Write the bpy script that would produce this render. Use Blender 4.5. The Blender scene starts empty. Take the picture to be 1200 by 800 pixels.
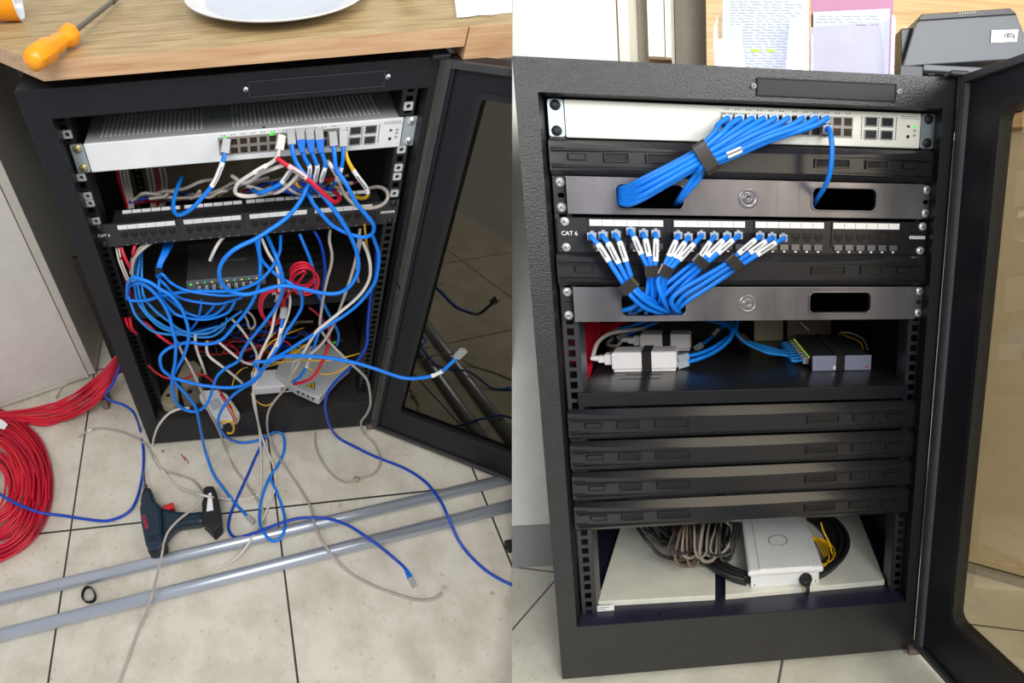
import bpy, bmesh, math, random
from mathutils import Vector, Matrix
from mathutils.geometry import tessellate_polygon

# ---------------------------------------------------------------- places
# The photograph is a pair of shots of one rack, before and after tidying, side by side.
# Each place is measured in millimetres from the rack's top left front corner:
# u to the right, v down, w out of the rack towards the viewer.
FT = 620.0; FR = 640.0; PCX, PCY = 520.0, 400.0
def mat3(r): return Matrix(r)
class Place:
    def __init__(s, R, t, p, side):
        s.R = mat3(R); s.t = Vector(t); s.p = p; s.side = side
        s.Ri = s.R.transposed()
        s.M = Matrix(((FT/FR, 0, (p[0]-PCX)/FR), (0, FT/FR, (p[1]-PCY)/FR), (0, 0, 1)))
    def cam(s, q): return s.M @ (s.R @ Vector((q[0], q[1], -q[2])) + s.t)
    def ray(s, x, y):
        d = s.Ri @ Vector(((x-s.p[0])/FT, (y-s.p[1])/FT, 1)); o = -(s.Ri @ s.t)
        return Vector((o[0], o[1], -o[2])), Vector((d[0], d[1], -d[2]))
    def at(s, x, y, u=None, v=None, w=None, pl=None):
        o, d = s.ray(x, y)
        if pl is not None:
            k = (pl[0]-o).dot(pl[1])/d.dot(pl[1])
        else:
            i, val = (0, u) if u is not None else (1, v) if v is not None else (2, w)
            k = (val-o[i])/d[i]
        return o + d*k
RL = [[0.9963896659308238, 0.053960718777499465, -0.06554292071060763], [-0.08480927139358065, 0.6678852573129191, -0.7394164391936021], [0.0038757079290584473, 0.7423055461823463, 0.6700503376575354]]
tL = [-307.562275115436, -317.1224388305489, 671.7206594874845]
RR = [[0.992589946641923, -0.011845138523361779, -0.12093341357435797], [-0.0135056720861659, 0.9783164752664814, -0.20667479537589784], [0.1207592424905245, 0.20677661114238877, 0.9709071214269592]]
tR = [-297.063017186117, -331.23064790512905, 613.5103542830012]
LP = Place(RL, tL, (300.0, 400.0), -1)
RP = Place(RR, tR, (900.0, 400.0), 1)
# world axes: floor of the left place is z = 0
_a = (LP.cam((1,0,0))-LP.cam((0,0,0))); _c = (LP.cam((0,0,-1))-LP.cam((0,0,0)))
X = _a.normalized(); Z = _a.cross(_c).normalized()
if Z.dot(LP.cam((0,0,0))-LP.cam((0,1,0))) < 0: Z = -Z
Y = Z.cross(X)
WR = Matrix((X, Y, Z))
OFF = -(WR @ (LP.cam((273,864,0))*0.001))
def W(S, q): return WR @ (S.cam(q)*0.001) + OFF
# where the two shots meet
SEAM_O = OFF.copy(); SEAM_N = (WR @ Vector((1, 0, -(600-PCX)/FR))).normalized()

# ---------------------------------------------------------------- camera, world, lamps, exposure
scn = bpy.context.scene
cd = bpy.data.cameras.new('camera'); cam = bpy.data.objects.new('camera', cd); scn.collection.objects.link(cam)
cam.matrix_world = Matrix.Translation(OFF) @ (WR @ Matrix(((1,0,0),(0,-1,0),(0,0,-1)))).to_4x4()
cd.lens = FR/1200*36; cd.sensor_width = 36; cd.shift_x = (600-PCX)/1200; cd.shift_y = 0; cd.clip_start = 0.01
scn.camera = cam
scn.view_settings.view_transform = 'Standard'; scn.view_settings.look = 'None'
scn.view_settings.exposure = 0.22; scn.view_settings.gamma = 1; scn.view_settings.use_curve_mapping = False
wd = bpy.data.worlds.new('room_light'); scn.world = wd; wd.use_nodes = True
wd.node_tree.nodes['Background'].inputs[0].default_value = (0.95, 0.97, 1.0, 1)
wd.node_tree.nodes['Background'].inputs[1].default_value = 0.44
def area(name, S, pos, tgt, size, power, col=(1,1,1), spread=180):
    ld = bpy.data.lights.new(name, 'AREA'); ld.spread = math.radians(spread); ld.energy = power; ld.size = size; ld.color = col
    o = bpy.data.objects.new(name, ld); scn.collection.objects.link(o)
    p = W(S, pos); t = W(S, tgt); o.location = p
    o.rotation_euler = (t-p).to_track_quat('-Z', 'Y').to_euler()
area('ceiling_and_fill_light', LP, (150, -1300, 1100), (250, 500, 0), 0.7, 15, (1, .98, .94))
area('ceiling_and_fill_light', RP, (430, -420, 1700), (300, 300, 0), 0.8, 9, (1, .99, .96))  # added fill lamp in front of the tidy rack, not a room fixture
ld = bpy.data.lights.new('panel_highlight_lamp', 'AREA'); ld.energy = 26; ld.size = 1.05; ld.color = (1, .99, .97)  # added lamp, placed so the tidy rack's panels catch highlights
o = bpy.data.objects.new('panel_highlight_lamp', ld); scn.collection.objects.link(o); o.location = (2.1, -0.75, 1.75)
o.rotation_euler = (Vector((.85, -.3, .5))-Vector(o.location)).to_track_quat('-Z', 'Y').to_euler()

# ---------------------------------------------------------------- materials
def srgb(r, g, b):
    f = lambda c: (c/255/12.92) if c/255 <= .04045 else ((c/255+.055)/1.055)**2.4
    return (f(r), f(g), f(b), 1)
MATS = {}
def mat(name, rgb, rough=.5, metal=0, spec=.5, noise=0, nscale=3.0, bump=0, bscale=30.0, emit=None, coat=0, stretch=None):
    if name in MATS: return MATS[name]
    m = bpy.data.materials.new(name); m.use_nodes = True; nt = m.node_tree; b = nt.nodes['Principled BSDF']
    c = srgb(*rgb)
    b.inputs['Base Color'].default_value = c; b.inputs['Roughness'].default_value = rough
    b.inputs['Metallic'].default_value = metal; b.inputs['Specular IOR Level'].default_value = spec
    b.inputs['Coat Weight'].default_value = coat
    at = nt.nodes.new('ShaderNodeAttribute'); at.attribute_name = 'mc'
    mp = nt.nodes.new('ShaderNodeMapping'); nt.links.new(at.outputs['Vector'], mp.inputs[0])
    mp.inputs['Scale'].default_value = stretch or (1, 1, 1)
    n = nt.nodes.new('ShaderNodeTexNoise'); n.inputs['Scale'].default_value = nscale; n.inputs['Detail'].default_value = 6
    nt.links.new(mp.outputs[0], n.inputs['Vector'])
    k = max(noise, .04)
    r = nt.nodes.new('ShaderNodeValToRGB'); nt.links.new(n.outputs['Fac'], r.inputs[0])
    r.color_ramp.elements[0].position = .3; r.color_ramp.elements[1].position = .7
    r.color_ramp.elements[0].color = (c[0]*(1-k), c[1]*(1-k), c[2]*(1-k), 1)
    r.color_ramp.elements[1].color = (min(1, c[0]*(1+k)), min(1, c[1]*(1+k)), min(1, c[2]*(1+k)), 1)
    nt.links.new(r.outputs[0], b.inputs['Base Color'])
    if bump:
        n2 = nt.nodes.new('ShaderNodeTexNoise'); n2.inputs['Scale'].default_value = bscale; n2.inputs['Detail'].default_value = 3
        nt.links.new(at.outputs['Vector'], n2.inputs['Vector'])
        bp = nt.nodes.new('ShaderNodeBump'); bp.inputs['Strength'].default_value = bump; bp.inputs['Distance'].default_value = .001
        nt.links.new(n2.outputs['Fac'], bp.inputs['Height']); nt.links.new(bp.outputs[0], b.inputs['Normal'])
    if emit:
        b.inputs['Emission Color'].default_value = srgb(*emit[0]); b.inputs['Emission Strength'].default_value = emit[1]
    MATS[name] = m; return m
def wood(name, c1, c2, stretch, sc=2.2):
    m = bpy.data.materials.new(name); m.use_nodes = True; nt = m.node_tree; b = nt.nodes['Principled BSDF']
    at = nt.nodes.new('ShaderNodeAttribute'); at.attribute_name = 'mc'
    mp = nt.nodes.new('ShaderNodeMapping'); mp.inputs['Scale'].default_value = stretch; nt.links.new(at.outputs['Vector'], mp.inputs[0])
    n = nt.nodes.new('ShaderNodeTexNoise'); n.inputs['Scale'].default_value = sc; n.inputs['Detail'].default_value = 8; n.inputs['Distortion'].default_value = .6
    nt.links.new(mp.outputs[0], n.inputs['Vector'])
    r = nt.nodes.new('ShaderNodeValToRGB'); nt.links.new(n.outputs['Fac'], r.inputs[0])
    r.color_ramp.elements[0].position = .32; r.color_ramp.elements[1].position = .68
    r.color_ramp.elements[0].color = srgb(*c1); r.color_ramp.elements[1].color = srgb(*c2)
    nt.links.new(r.outputs[0], b.inputs['Base Color']); b.inputs['Roughness'].default_value = .45
    MATS[name] = m; return m
def math_node(nt, op, a, b=None, v=None):
    n = nt.nodes.new('ShaderNodeMath'); n.operation = op
    nt.links.new(a, n.inputs[0])
    if b is not None: nt.links.new(b, n.inputs[1])
    elif v is not None: n.inputs[1].default_value = v
    return n.outputs[0]
def tile_floor(name, u0, w0, ang, size, grout_rgb, c1, c2):
    m = bpy.data.materials.new(name); m.use_nodes = True; nt = m.node_tree; b = nt.nodes['Principled BSDF']
    at = nt.nodes.new('ShaderNodeAttribute'); at.attribute_name = 'mc'
    mp = nt.nodes.new('ShaderNodeMapping'); mp.vector_type = 'TEXTURE'
    mp.inputs['Location'].default_value = (u0/100, 0, w0/100); mp.inputs['Rotation'].default_value = (0, math.radians(ang), 0)
    mp.inputs['Scale'].default_value = (size/100,)*3
    nt.links.new(at.outputs['Vector'], mp.inputs[0])
    sp = nt.nodes.new('ShaderNodeSeparateXYZ'); nt.links.new(mp.outputs[0], sp.inputs[0])
    ds = []
    for ax in ('X', 'Z'):
        f = math_node(nt, 'PINGPONG', sp.outputs[ax], v=.5)     # 0 on the joints
        ds.append(f)
    mn = math_node(nt, 'MINIMUM', ds[0], ds[1])
    gr = math_node(nt, 'LESS_THAN', mn, v=2.1/size)
    n = nt.nodes.new('ShaderNodeTexNoise'); n.inputs['Scale'].default_value = 1.3; n.inputs['Detail'].default_value = 9; n.inputs['Roughness'].default_value = .65
    nt.links.new(at.outputs['Vector'], n.inputs['Vector'])
    r = nt.nodes.new('ShaderNodeValToRGB'); nt.links.new(n.outputs['Fac'], r.inputs[0])
    r.color_ramp.elements[0].position = .30; r.color_ramp.elements[1].position = .6
    r.color_ramp.elements[0].color = srgb(*c1); r.color_ramp.elements[1].color = srgb(*c2)
    # fine dirt specks
    n3 = nt.nodes.new('ShaderNodeTexNoise'); n3.inputs['Scale'].default_value = 9; n3.inputs['Detail'].default_value = 6
    nt.links.new(at.outputs['Vector'], n3.inputs['Vector'])
    r3 = nt.nodes.new('ShaderNodeValToRGB'); nt.links.new(n3.outputs['Fac'], r3.inputs[0])
    r3.color_ramp.elements[0].position = .22; r3.color_ramp.elements[1].position = .36
    r3.color_ramp.elements[0].color = (.66, .6, .54, 1); r3.color_ramp.elements[1].color = (1, 1, 1, 1)
    mu = nt.nodes.new('ShaderNodeMix'); mu.data_type = 'RGBA'; mu.blend_type = 'MULTIPLY'; mu.inputs[0].default_value = 1
    nt.links.new(r.outputs[0], mu.inputs[6]); nt.links.new(r3.outputs[0], mu.inputs[7])
    mx = nt.nodes.new('ShaderNodeMix'); mx.data_type = 'RGBA'
    nt.links.new(gr, mx.inputs[0]); nt.links.new(mu.outputs[2], mx.inputs[6]); mx.inputs[7].default_value = srgb(*grout_rgb)
    nt.links.new(mx.outputs[2], b.inputs['Base Color']); b.inputs['Roughness'].default_value = .42
    bp = nt.nodes.new('ShaderNodeBump'); bp.inputs['Strength'].default_value = .3; bp.inputs['Distance'].default_value = .001
    inv = math_node(nt, 'SUBTRACT', n3.outputs['Fac'], gr)
    nt.links.new(inv, bp.inputs['Height']); nt.links.new(bp.outputs[0], b.inputs['Normal'])
    MATS[name] = m; return m
def glass(name, tint, gloss, rough=.02, gcol=(1,1,1,1)):
    m = bpy.data.materials.new(name); m.use_nodes = True; nt = m.node_tree; nt.nodes.remove(nt.nodes['Principled BSDF'])
    t = nt.nodes.new('ShaderNodeBsdfTransparent'); t.inputs[0].default_value = tint
    g = nt.nodes.new('ShaderNodeBsdfGlossy'); g.inputs['Roughness'].default_value = rough; g.inputs[0].default_value = gcol
    x = nt.nodes.new('ShaderNodeMixShader'); x.inputs[0].default_value = gloss
    nt.links.new(t.outputs[0], x.inputs[1]); nt.links.new(g.outputs[0], x.inputs[2])
    nt.links.new(x.outputs[0], nt.nodes['Material Output'].inputs[0]); MATS[name] = m; return m

M_BLACK = mat('black_powder_coat', (24, 26, 31), .46, spec=.32, noise=.12, bump=.25, bscale=60)
M_HAMMER = mat('hammered_charcoal_paint', (40, 40, 42), .36, noise=.12, bump=1.0, bscale=42, spec=.55)
M_INNER = mat('black_inner_steel', (16, 17, 19), .5, noise=.2)
M_DUSTY = mat('dusty_black_steel', (40, 37, 34), .65, noise=.4, nscale=2.5)
M_BROWN = mat('dull_brown_back_panel', (150, 136, 112), .8, noise=.25, nscale=1.2)
M_RAIL = mat('black_rail_steel', (26, 27, 30), .38, metal=.0)
M_RAILG = mat('grey_rail_steel', (52, 54, 57), .35, metal=.2)
M_ABS = mat('black_plastic', (34, 34, 38), .28, noise=.08, spec=.6)
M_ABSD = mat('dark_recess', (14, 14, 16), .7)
M_METALP = mat('smoked_black_metal_sheen', (126, 123, 128), .3, metal=.6, noise=.42, nscale=.8, spec=.7, stretch=(1.6, .5, 1))  # streaky pale noise puts the plates' reflections into the colour
M_WHITE = mat('white_painted_steel', (232, 234, 236), .4, noise=.02)
M_WHITEW = mat('warm_white_steel', (226, 226, 216), .42, noise=.02)
M_LGREY = mat('light_grey_steel', (150, 152, 152), .5, noise=.05)
M_ZINC = mat('zinc_steel', (176, 190, 196), .35, metal=.6, noise=.08)
M_CHROME = mat('bright_screw_steel', (220, 223, 225), .3, metal=.5)
M_BRASS = mat('yellowish_screw', (190, 178, 120), .3, metal=.7)
M_PAPER = mat('white_label', (238, 238, 238), .7, noise=.02)
M_INK = mat('black_ink', (30, 30, 34), .6)
M_GINK = mat('grey_ink', (120, 124, 130), .7)
M_WINK = mat('white_ink', (225, 228, 230), .6)
M_PORT = mat('dark_port_socket', (34, 26, 22), .6)
M_PORTF = mat('grey_port_surround', (150, 146, 138), .45, metal=.2)
M_GOLD = mat('brass_contact', (70, 50, 36), .5, metal=.5)
M_BLUE = mat('blue_cable_jacket', (0, 124, 232), .45, noise=.05)
M_DBLUE = mat('deep_blue_cable_jacket', (0, 66, 184), .38, noise=.05)
M_RED = mat('red_cable_jacket', (206, 22, 52), .42, noise=.08)
M_DRED = mat('dark_red_cable_jacket', (170, 22, 34), .5, noise=.1)
M_GREY = mat('grey_cable_jacket', (172, 164, 156), .5, noise=.08)
M_WHC = mat('off_white_cable_jacket', (214, 208, 200), .5, noise=.06)
M_YEL = mat('yellow_cable_jacket', (232, 182, 16), .45)
M_BLKC = mat('black_cable_jacket', (30, 30, 32), .5)
M_CLEAR = mat('clear_plug_plastic', (160, 162, 164), .2, noise=.1, spec=.7)
M_BOOTB = mat('blue_plug_boot', (0, 108, 214), .4)
M_TAPE = mat('black_tape', (40, 36, 34), .3, spec=.6)
M_VELCRO = mat('black_velcro', (26, 25, 27), .9)
M_GLED = mat('green_led', (60, 215, 60), .4, emit=((90, 255, 60), .45))
M_YLED = mat('yellow_led', (200, 200, 40), .4, emit=((210, 210, 40), .8))
M_GREEN = mat('green_sticker', (60, 120, 90), .5)
M_CREAM = mat('cream_melamine', (222, 219, 212), .5, noise=.03)
M_CREAMW = mat('white_melamine', (228, 227, 222), .5, noise=.03)
M_EDGE = mat('cream_edge_band', (226, 222, 208), .5)
M_EDGEY = mat('pale_yellow_edge_band', (232, 230, 205), .5)
M_GREIGE = mat('grey_side_laminate', (168, 163, 154), .6, noise=.06)
M_JOINT = mat('brown_joint', (120, 90, 60), .7)
M_OAK = wood('oak_desk_top', (150, 126, 86), (198, 174, 130), (.8, 7, 9), 1.6)
M_OAKE = wood('oak_edge_band', (186, 144, 106), (212, 176, 138), (.5, 7, 7), 1.8)
M_OAKR = wood('pale_oak_panel', (194, 158, 104), (224, 192, 142), (.3, 8, 8), 1.6)
M_PIPE = mat('galvanised_pipe', (186, 193, 204), .3, metal=.6, noise=.10, nscale=2.2, stretch=(.25, 1.5, 1.5))
M_DRILL = mat('dark_teal_drill_plastic', (20, 42, 60), .45, noise=.1)
M_DRILLB = mat('black_rubber', (22, 22, 26), .6)
M_REDP = mat('red_plastic', (200, 30, 36), .4)
M_ORANGE = mat('orange_handle', (250, 158, 10), .35, noise=.04, coat=.3)
M_STEEL = mat('steel_shaft', (130, 128, 126), .3, metal=.9)
M_PLATE = mat('white_glazed_plate', (236, 240, 246), .15, noise=.01, coat=.5)
M_PLATEB = mat('pale_blue_glaze', (206, 220, 240), .15, noise=.02, coat=.5)
M_ONT = mat('grey_white_plastic', (190, 194, 194), .4, noise=.03)
M_BEIGE = mat('aged_beige_plastic', (150, 140, 120), .6, noise=.2)
M_WBOX = mat('white_device_plastic', (236, 234, 238), .35, noise=.01)
M_PRN = mat('printer_grey_plastic', (96, 100, 106), .45, noise=.04)
M_PRND = mat('printer_black_plastic', (40, 42, 46), .35)
M_MAG = mat('magenta_folder', (158, 88, 128), .4, noise=.06)
M_LILAC = mat('lilac_sheet', (172, 172, 190), .6, noise=.03)
M_PAPB = mat('bluish_paper', (190, 195, 208), .7, noise=.02)
M_ACR = glass('clear_acrylic', (.93, .94, .98, 1), .06, .03)
M_GLASSL = glass('dark_tinted_door_glass', (.05, .045, .033, 1), .11, .03, (.9, .82, .66, 1))
M_GLASSR = glass('bronze_tinted_door_glass', (.42, .37, .28, 1), .16, .03, (1, .9, .75, 1))
M_NAVY = mat('blue_black_sill_steel', (36, 38, 56), .35, noise=.15)
M_DEV = mat('slate_device_plastic', (110, 114, 132), .4)
M_DEVT = mat('dark_device_lid', (52, 50, 52), .5, noise=.05)
M_HLT = mat('yellow_green_highlighter', (170, 215, 30), .6)
M_TILEL = tile_floor('beige_floor_tiles', 296, 187, 1.4, 462, (52, 48, 44), (190, 182, 166), (216, 210, 197))

# ---------------------------------------------------------------- mesh helpers
class Fr:
    """a local frame inside a place: origin and three axes in millimetres"""
    def __init__(s, o, x=(1,0,0), y=(0,1,0), z=(0,0,1)):
        s.o = Vector(o); s.x = Vector(x); s.y = Vector(y); s.z = Vector(z)
    def __call__(s, p): return s.o + s.x*p[0] + s.y*p[1] + s.z*p[2]
ID = Fr((0,0,0))
def smooth_path(pts, sub=5):
    if len(pts) < 3: return [Vector(p) for p in pts]
    P = [Vector(p) for p in pts]; P = [P[0]*2-P[1]] + P + [P[-1]*2-P[-2]]; out = []
    for i in range(1, len(P)-2):
        a, b, c, d = P[i-1:i+3]
        n = max(2, min(sub, int((c-b).length/6)+1))
        for k in range(n):
            t = k/n
            out.append(.5*((2*b)+(c-a)*t+(2*a-5*b+4*c-d)*t*t+(3*b-a-3*c+d)*t**3))
    out.append(P[-2]); return out
class MB:
    def __init__(s, S, fr=ID): s.S = S; s.fr = fr; s.v = []; s.f = []; s.sm = []
    def add(s, vs, fs, smooth=False):
        n = len(s.v); s.v += [s.fr(p) for p in vs]; s.f += [[i+n for i in f] for f in fs]; s.sm += [smooth]*len(fs); return s
    def box(s, a0, a1, b0, b1, c0, c1):
        vs = [(x, y, z) for x in (a0, a1) for y in (b0, b1) for z in (c0, c1)]
        return s.add(vs, [(0,1,3,2), (4,6,7,5), (0,4,5,1), (2,3,7,6), (0,2,6,4), (1,5,7,3)])
    def hexa(s, q0, q1):
        """solid between two quads of four points each"""
        return s.add(list(q0)+list(q1), [(3,2,1,0), (4,5,6,7), (0,1,5,4), (1,2,6,5), (2,3,7,6), (3,0,4,7)])
    def prism(s, pts, off, smooth=False):
        n = len(pts); off = Vector(off); P = [Vector(p) for p in pts]
        tri = tessellate_polygon([P])
        fs = [list(t) for t in tri] + [[i+n for i in reversed(t)] for t in tri] + [[i, (i+1) % n, (i+1) % n+n, i+n] for i in range(n)]
        return s.add(P+[p+off for p in P], fs)
    def plate(s, outer, holes, c0, c1):
        """flat plate in the local x-y plane with holes, from depth c0 to c1"""
        loops = [outer]+holes; flat = [p for l in loops for p in l]; n = len(flat)
        tri = tessellate_polygon([[Vector((p[0], p[1], 0)) for p in l] for l in loops])
        fs = [list(t) for t in tri] + [[i+n for i in reversed(t)] for t in tri]; k = 0
        for l in loops:
            m = len(l); fs += [[k+i, k+(i+1) % m, k+(i+1) % m+n, k+i+n] for i in range(m)]; k += m
        return s.add([(p[0], p[1], c0) for p in flat]+[(p[0], p[1], c1) for p in flat], fs)
    def cyl(s, p0, p1, r0, r1=None, n=12, caps=True):
        r1 = r0 if r1 is None else r1; p0 = Vector(p0); p1 = Vector(p1); d = (p1-p0).normalized()
        x = d.orthogonal().normalized(); y = d.cross(x); vs = []
        for p, r in ((p0, r0), (p1, r1)): vs += [p+(x*math.cos(2*math.pi*i/n)+y*math.sin(2*math.pi*i/n))*r for i in range(n)]
        s.add(vs, [[i, (i+1) % n, (i+1) % n+n, i+n] for i in range(n)], True)
        if caps: s.add([vs[i] for i in range(n)], [list(range(n))]); s.add([vs[i+n] for i in range(n)], [list(range(n))])
        return s
    def lathe(s, p0, axis, prof, n=32):
        """profile of (distance along axis, radius)"""
        p0 = Vector(p0); d = Vector(axis).normalized(); x = d.orthogonal().normalized(); y = d.cross(x); vs = []
        for h, r in prof: vs += [p0+d*h+(x*math.cos(2*math.pi*i/n)+y*math.sin(2*math.pi*i/n))*r for i in range(n)]
        fs = [[j*n+i, j*n+(i+1) % n, (j+1)*n+(i+1) % n, (j+1)*n+i] for j in range(len(prof)-1) for i in range(n)]
        return s.add(vs, fs, True)
    def tube(s, pts, r, n=8, raw=False, sub=5, flat=1.0):
        P = [Vector(p) for p in pts] if raw else smooth_path(pts, sub)
        Q = [P[0]]
        for p in P[1:]:
            if (p-Q[-1]).length > .6: Q.append(p)
        P = Q
        if len(P) < 2: return s
        T = [(P[min(i+1, len(P)-1)]-P[max(i-1, 0)]).normalized() for i in range(len(P))]
        x = T[0].orthogonal().normalized(); vs = []
        for i, p in enumerate(P):
            x = x-T[i]*x.dot(T[i])
            x = x.normalized() if x.length > 1e-5 else T[i].orthogonal().normalized()
            y = T[i].cross(x)
            vs += [p+(x*math.cos(2*math.pi*k/n)+y*math.sin(2*math.pi*k/n)*flat)*r for k in range(n)]
        m = len(P)
        fs = [[j*n+i, j*n+(i+1) % n, (j+1)*n+(i+1) % n, (j+1)*n+i] for j in range(m-1) for i in range(n)]
        s.add(vs, fs, True); s.add([vs[i] for i in range(n)], [list(range(n))]); s.add([vs[(m-1)*n+i] for i in range(n)], [list(range(n))])
        return s
    def band(s, pts, wdir, width, th):
        """a strap of rectangular section along a path"""
        P = smooth_path(pts, 6); wd_ = Vector(wdir).normalized()*width/2; vs = []
        for i, p in enumerate(P):
            t = (P[min(i+1, len(P)-1)]-P[max(i-1, 0)]).normalized(); nn = t.cross(wd_).normalized()*th/2
            vs += [p-wd_-nn, p+wd_-nn, p+wd_+nn, p-wd_+nn]
        m = len(P)
        return s.add(vs, [[j*4+i, j*4+(i+1) % 4, (j+1)*4+(i+1) % 4, (j+1)*4+i] for j in range(m-1) for i in range(4)]+[[0,1,2,3], [(m-1)*4+i for i in (3,2,1,0)]], False)
    def build(s, name, m, parent=None, bevel=0, origin=None, cut=True):
        me = bpy.data.meshes.new(name); vw = [W(s.S, p) for p in s.v]
        if origin is None and parent is None:
            c = sum(s.v, Vector())/len(s.v); origin = Vector((c[0], max(p[1] for p in s.v), c[2]))
        o0 = parent['_o'] if parent is not None else W(s.S, origin); o0 = Vector(o0)
        bm = bmesh.new(); lay = bm.verts.layers.float_vector.new('mc')
        bv = []
        for p, q in zip(vw, s.v):
            b = bm.verts.new(p); b[lay] = Vector(q)/100; bv.append(b)
        bm.verts.index_update()
        for f, sm in zip(s.f, s.sm):
            try: fa = bm.faces.new([bv[i] for i in f]); fa.smooth = sm
            except ValueError: pass
        bmesh.ops.recalc_face_normals(bm, faces=bm.faces)
        if cut:
            side = s.S.side
            if any((b.co-SEAM_O).dot(SEAM_N)*side < -1e-5 for b in bm.verts):
                r = bmesh.ops.bisect_plane(bm, geom=bm.verts[:]+bm.edges[:]+bm.faces[:], dist=1e-6, plane_co=SEAM_O, plane_no=SEAM_N*(-side), clear_outer=True)
                ed = [e for e in r['geom_cut'] if isinstance(e, bmesh.types.BMEdge)]
                if ed:
                    try: bmesh.ops.holes_fill(bm, edges=ed, sides=0)
                    except Exception: pass
        if not bm.verts: bm.free(); return None
        for b in bm.verts: b.co -= o0
        bm.to_mesh(me); bm.free()
        if m: me.materials.append(m)
        o = bpy.data.objects.new(name, me); scn.collection.objects.link(o)
        if parent is not None: o.parent = parent; o['_o'] = list(o0)
        else: o.location = o0; o['_o'] = list(o0)
        if bevel:
            md = o.modifiers.new('edge', 'BEVEL'); md.width = bevel*.001; md.segments = 2; md.limit_method = 'ANGLE'; md.angle_limit = math.radians(40)
        return o
def tag(o, label, cat, group=None):
    if o is None: return o
    o['label'] = label; o['category'] = cat
    if group: o['group'] = group
    return o
def struct(o):
    o['kind'] = 'structure'; return o
def thing(S, name, label, cat, base, group=None):
    o = bpy.data.objects.new(name, None); scn.collection.objects.link(o)
    p = W(S, base); o.location = p; o['_o'] = list(p); o.empty_display_size = .02
    return tag(o, label, cat, group)
def shift_copy(S, root, d, label, group=None):
    """a thing copied with its parts and sub-parts, moved by d millimetres"""
    v = W(S, d)-W(S, (0,0,0)); r = root.copy(); scn.collection.objects.link(r); r.location = root.location+v
    tag(r, label, root['category'], group)
    for ch in list(root.children):
        c = ch.copy(); scn.collection.objects.link(c); c.parent = r
        for g in list(ch.children):
            e = g.copy(); scn.collection.objects.link(e); e.parent = c
    return r
def text(S, s, fr, size, m, parent, name='lettering', depth=.3, sx=1.0):
    cu = bpy.data.curves.new('t', 'FONT'); cu.body = s; cu.size = size; cu.align_x = 'CENTER'; cu.align_y = 'CENTER'; cu.offset = size*.012
    to = bpy.data.objects.new('t', cu); scn.collection.objects.link(to)
    me = bpy.data.meshes.new_from_object(to.evaluated_get(bpy.context.evaluated_depsgraph_get()))
    bpy.data.objects.remove(to); mb = MB(S, fr)
    mb.add([(v.co[0]*sx, -v.co[1], depth) for v in me.vertices], [list(p.vertices) for p in me.polygons])
    bpy.data.meshes.remove(me); return mb.build(name, m, parent)
def rrect(x0, x1, y0, y1, r, n=4):
    out = []
    for cx, cy, a in ((x1-r, y0+r, -90), (x1-r, y1-r, 0), (x0+r, y1-r, 90), (x0+r, y0+r, 180)):
        out += [(cx+r*math.cos(math.radians(a+90*k/n)), cy+r*math.sin(math.radians(a+90*k/n))) for k in range(n+1)]
    return out
def rect(x0, x1, y0, y1): return [(x0, y0), (x1, y0), (x1, y1), (x0, y1)]

# ---------------------------------------------------------------- the setting
def slab(S, name, a0, a1, b0, b1, c0, c1, m):
    return struct(MB(S).box(a0, a1, b0, b1, c0, c1).build(name, m))
M_TILER = tile_floor('pale_floor_tiles', -70, -274, -16.5, 462, (110, 104, 98), (206, 202, 184), (232, 230, 214))
slab(LP, 'floor', -800, 1500, 864, 894, -720, 900, M_TILEL)
slab(LP, 'wall_back', -800, 1500, -700, 864, -760, -720, M_CREAM)
slab(RP, 'floor', -500, 1500, 865, 895, -900, 640, M_TILER)
# cupboards and oak wall behind the tidy rack
q = RP.at(724, 40, w=-293); q2 = RP.at(737, 40, w=-293)
slab(RP, 'wall_back', 40, 1500, -800, 865, -760, -700, M_CREAMW)
slab(RP, 'wall_right', 230, 1500, -800, -2, -500, -470, M_OAKR)
c = thing(RP, 'tall_cupboard', 'tall white melamine cupboard with a cream edge standing left behind the tidy rack', 'cupboard', (-150, 865, -400))
vb = RP.at(602, 616, w=-293)[1]
def ell(x1, w0, w1, ztop=-700, zb=None):
    """outline that steps left beside the rack"""
    return [(-600, ztop), (x1, ztop), (x1, -14), (-14, -14), (-14, zb), (-600, zb)]
MB(RP).plate(ell(q[0]-1.5, 0, 0, -700, vb), [], -310, -293).build('door', M_CREAMW, c, bevel=1)
MB(RP).box(q[0]-1.5, q[0]+1.0, -700, -14, -300, -294.5).build('edge_joint', M_JOINT, c)
MB(RP).box(q[0]+1, q2[0], -700, -14, -690, -293).build('side_panel', M_EDGE, c, bevel=1)
MB(RP).box(-600, -16, vb, 865, -690, -300).build('plinth', M_LGREY, c)
MB(RP).plate(ell(q[0], 0, 0, -700, vb), [], -690, -312).build('body', M_CREAM, c)
a = RP.at(760, 66, w=-400); b = RP.at(779, 66, w=-400); d = RP.at(781, 66, w=-400); e = RP.at(787, 66, w=-400)
c = thing(RP, 'wall_cupboard', 'pale wall cupboard hanging with its brown underside in view above the tidy rack', 'cupboard', (130, -120, -500))
MB(RP).box(a[0], b[0], -700, a[1], -690, -400).build('door', M_EDGEY, c, bevel=1)
MB(RP).box(b[0]+1.5, e[0], -700, a[1], -690, -402).build('side_panel', M_EDGE, c, bevel=1)
MB(RP).box(a[0]+1, e[0]-1, a[1], a[1]+3, -688, -404).build('underside', mat('brown_underside', (140, 112, 84), .7), c)
MB(RP).box(q2[0]+.3, a[0]-.3, -700, -20, -690, -440).build('filler_panel', M_GREIGE, c)
slab(RP, 'wall_recess', e[0]+1, RP.at(833, 60, w=-560)[0], -800, 300, -600, -560, M_GREIGE)

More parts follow.
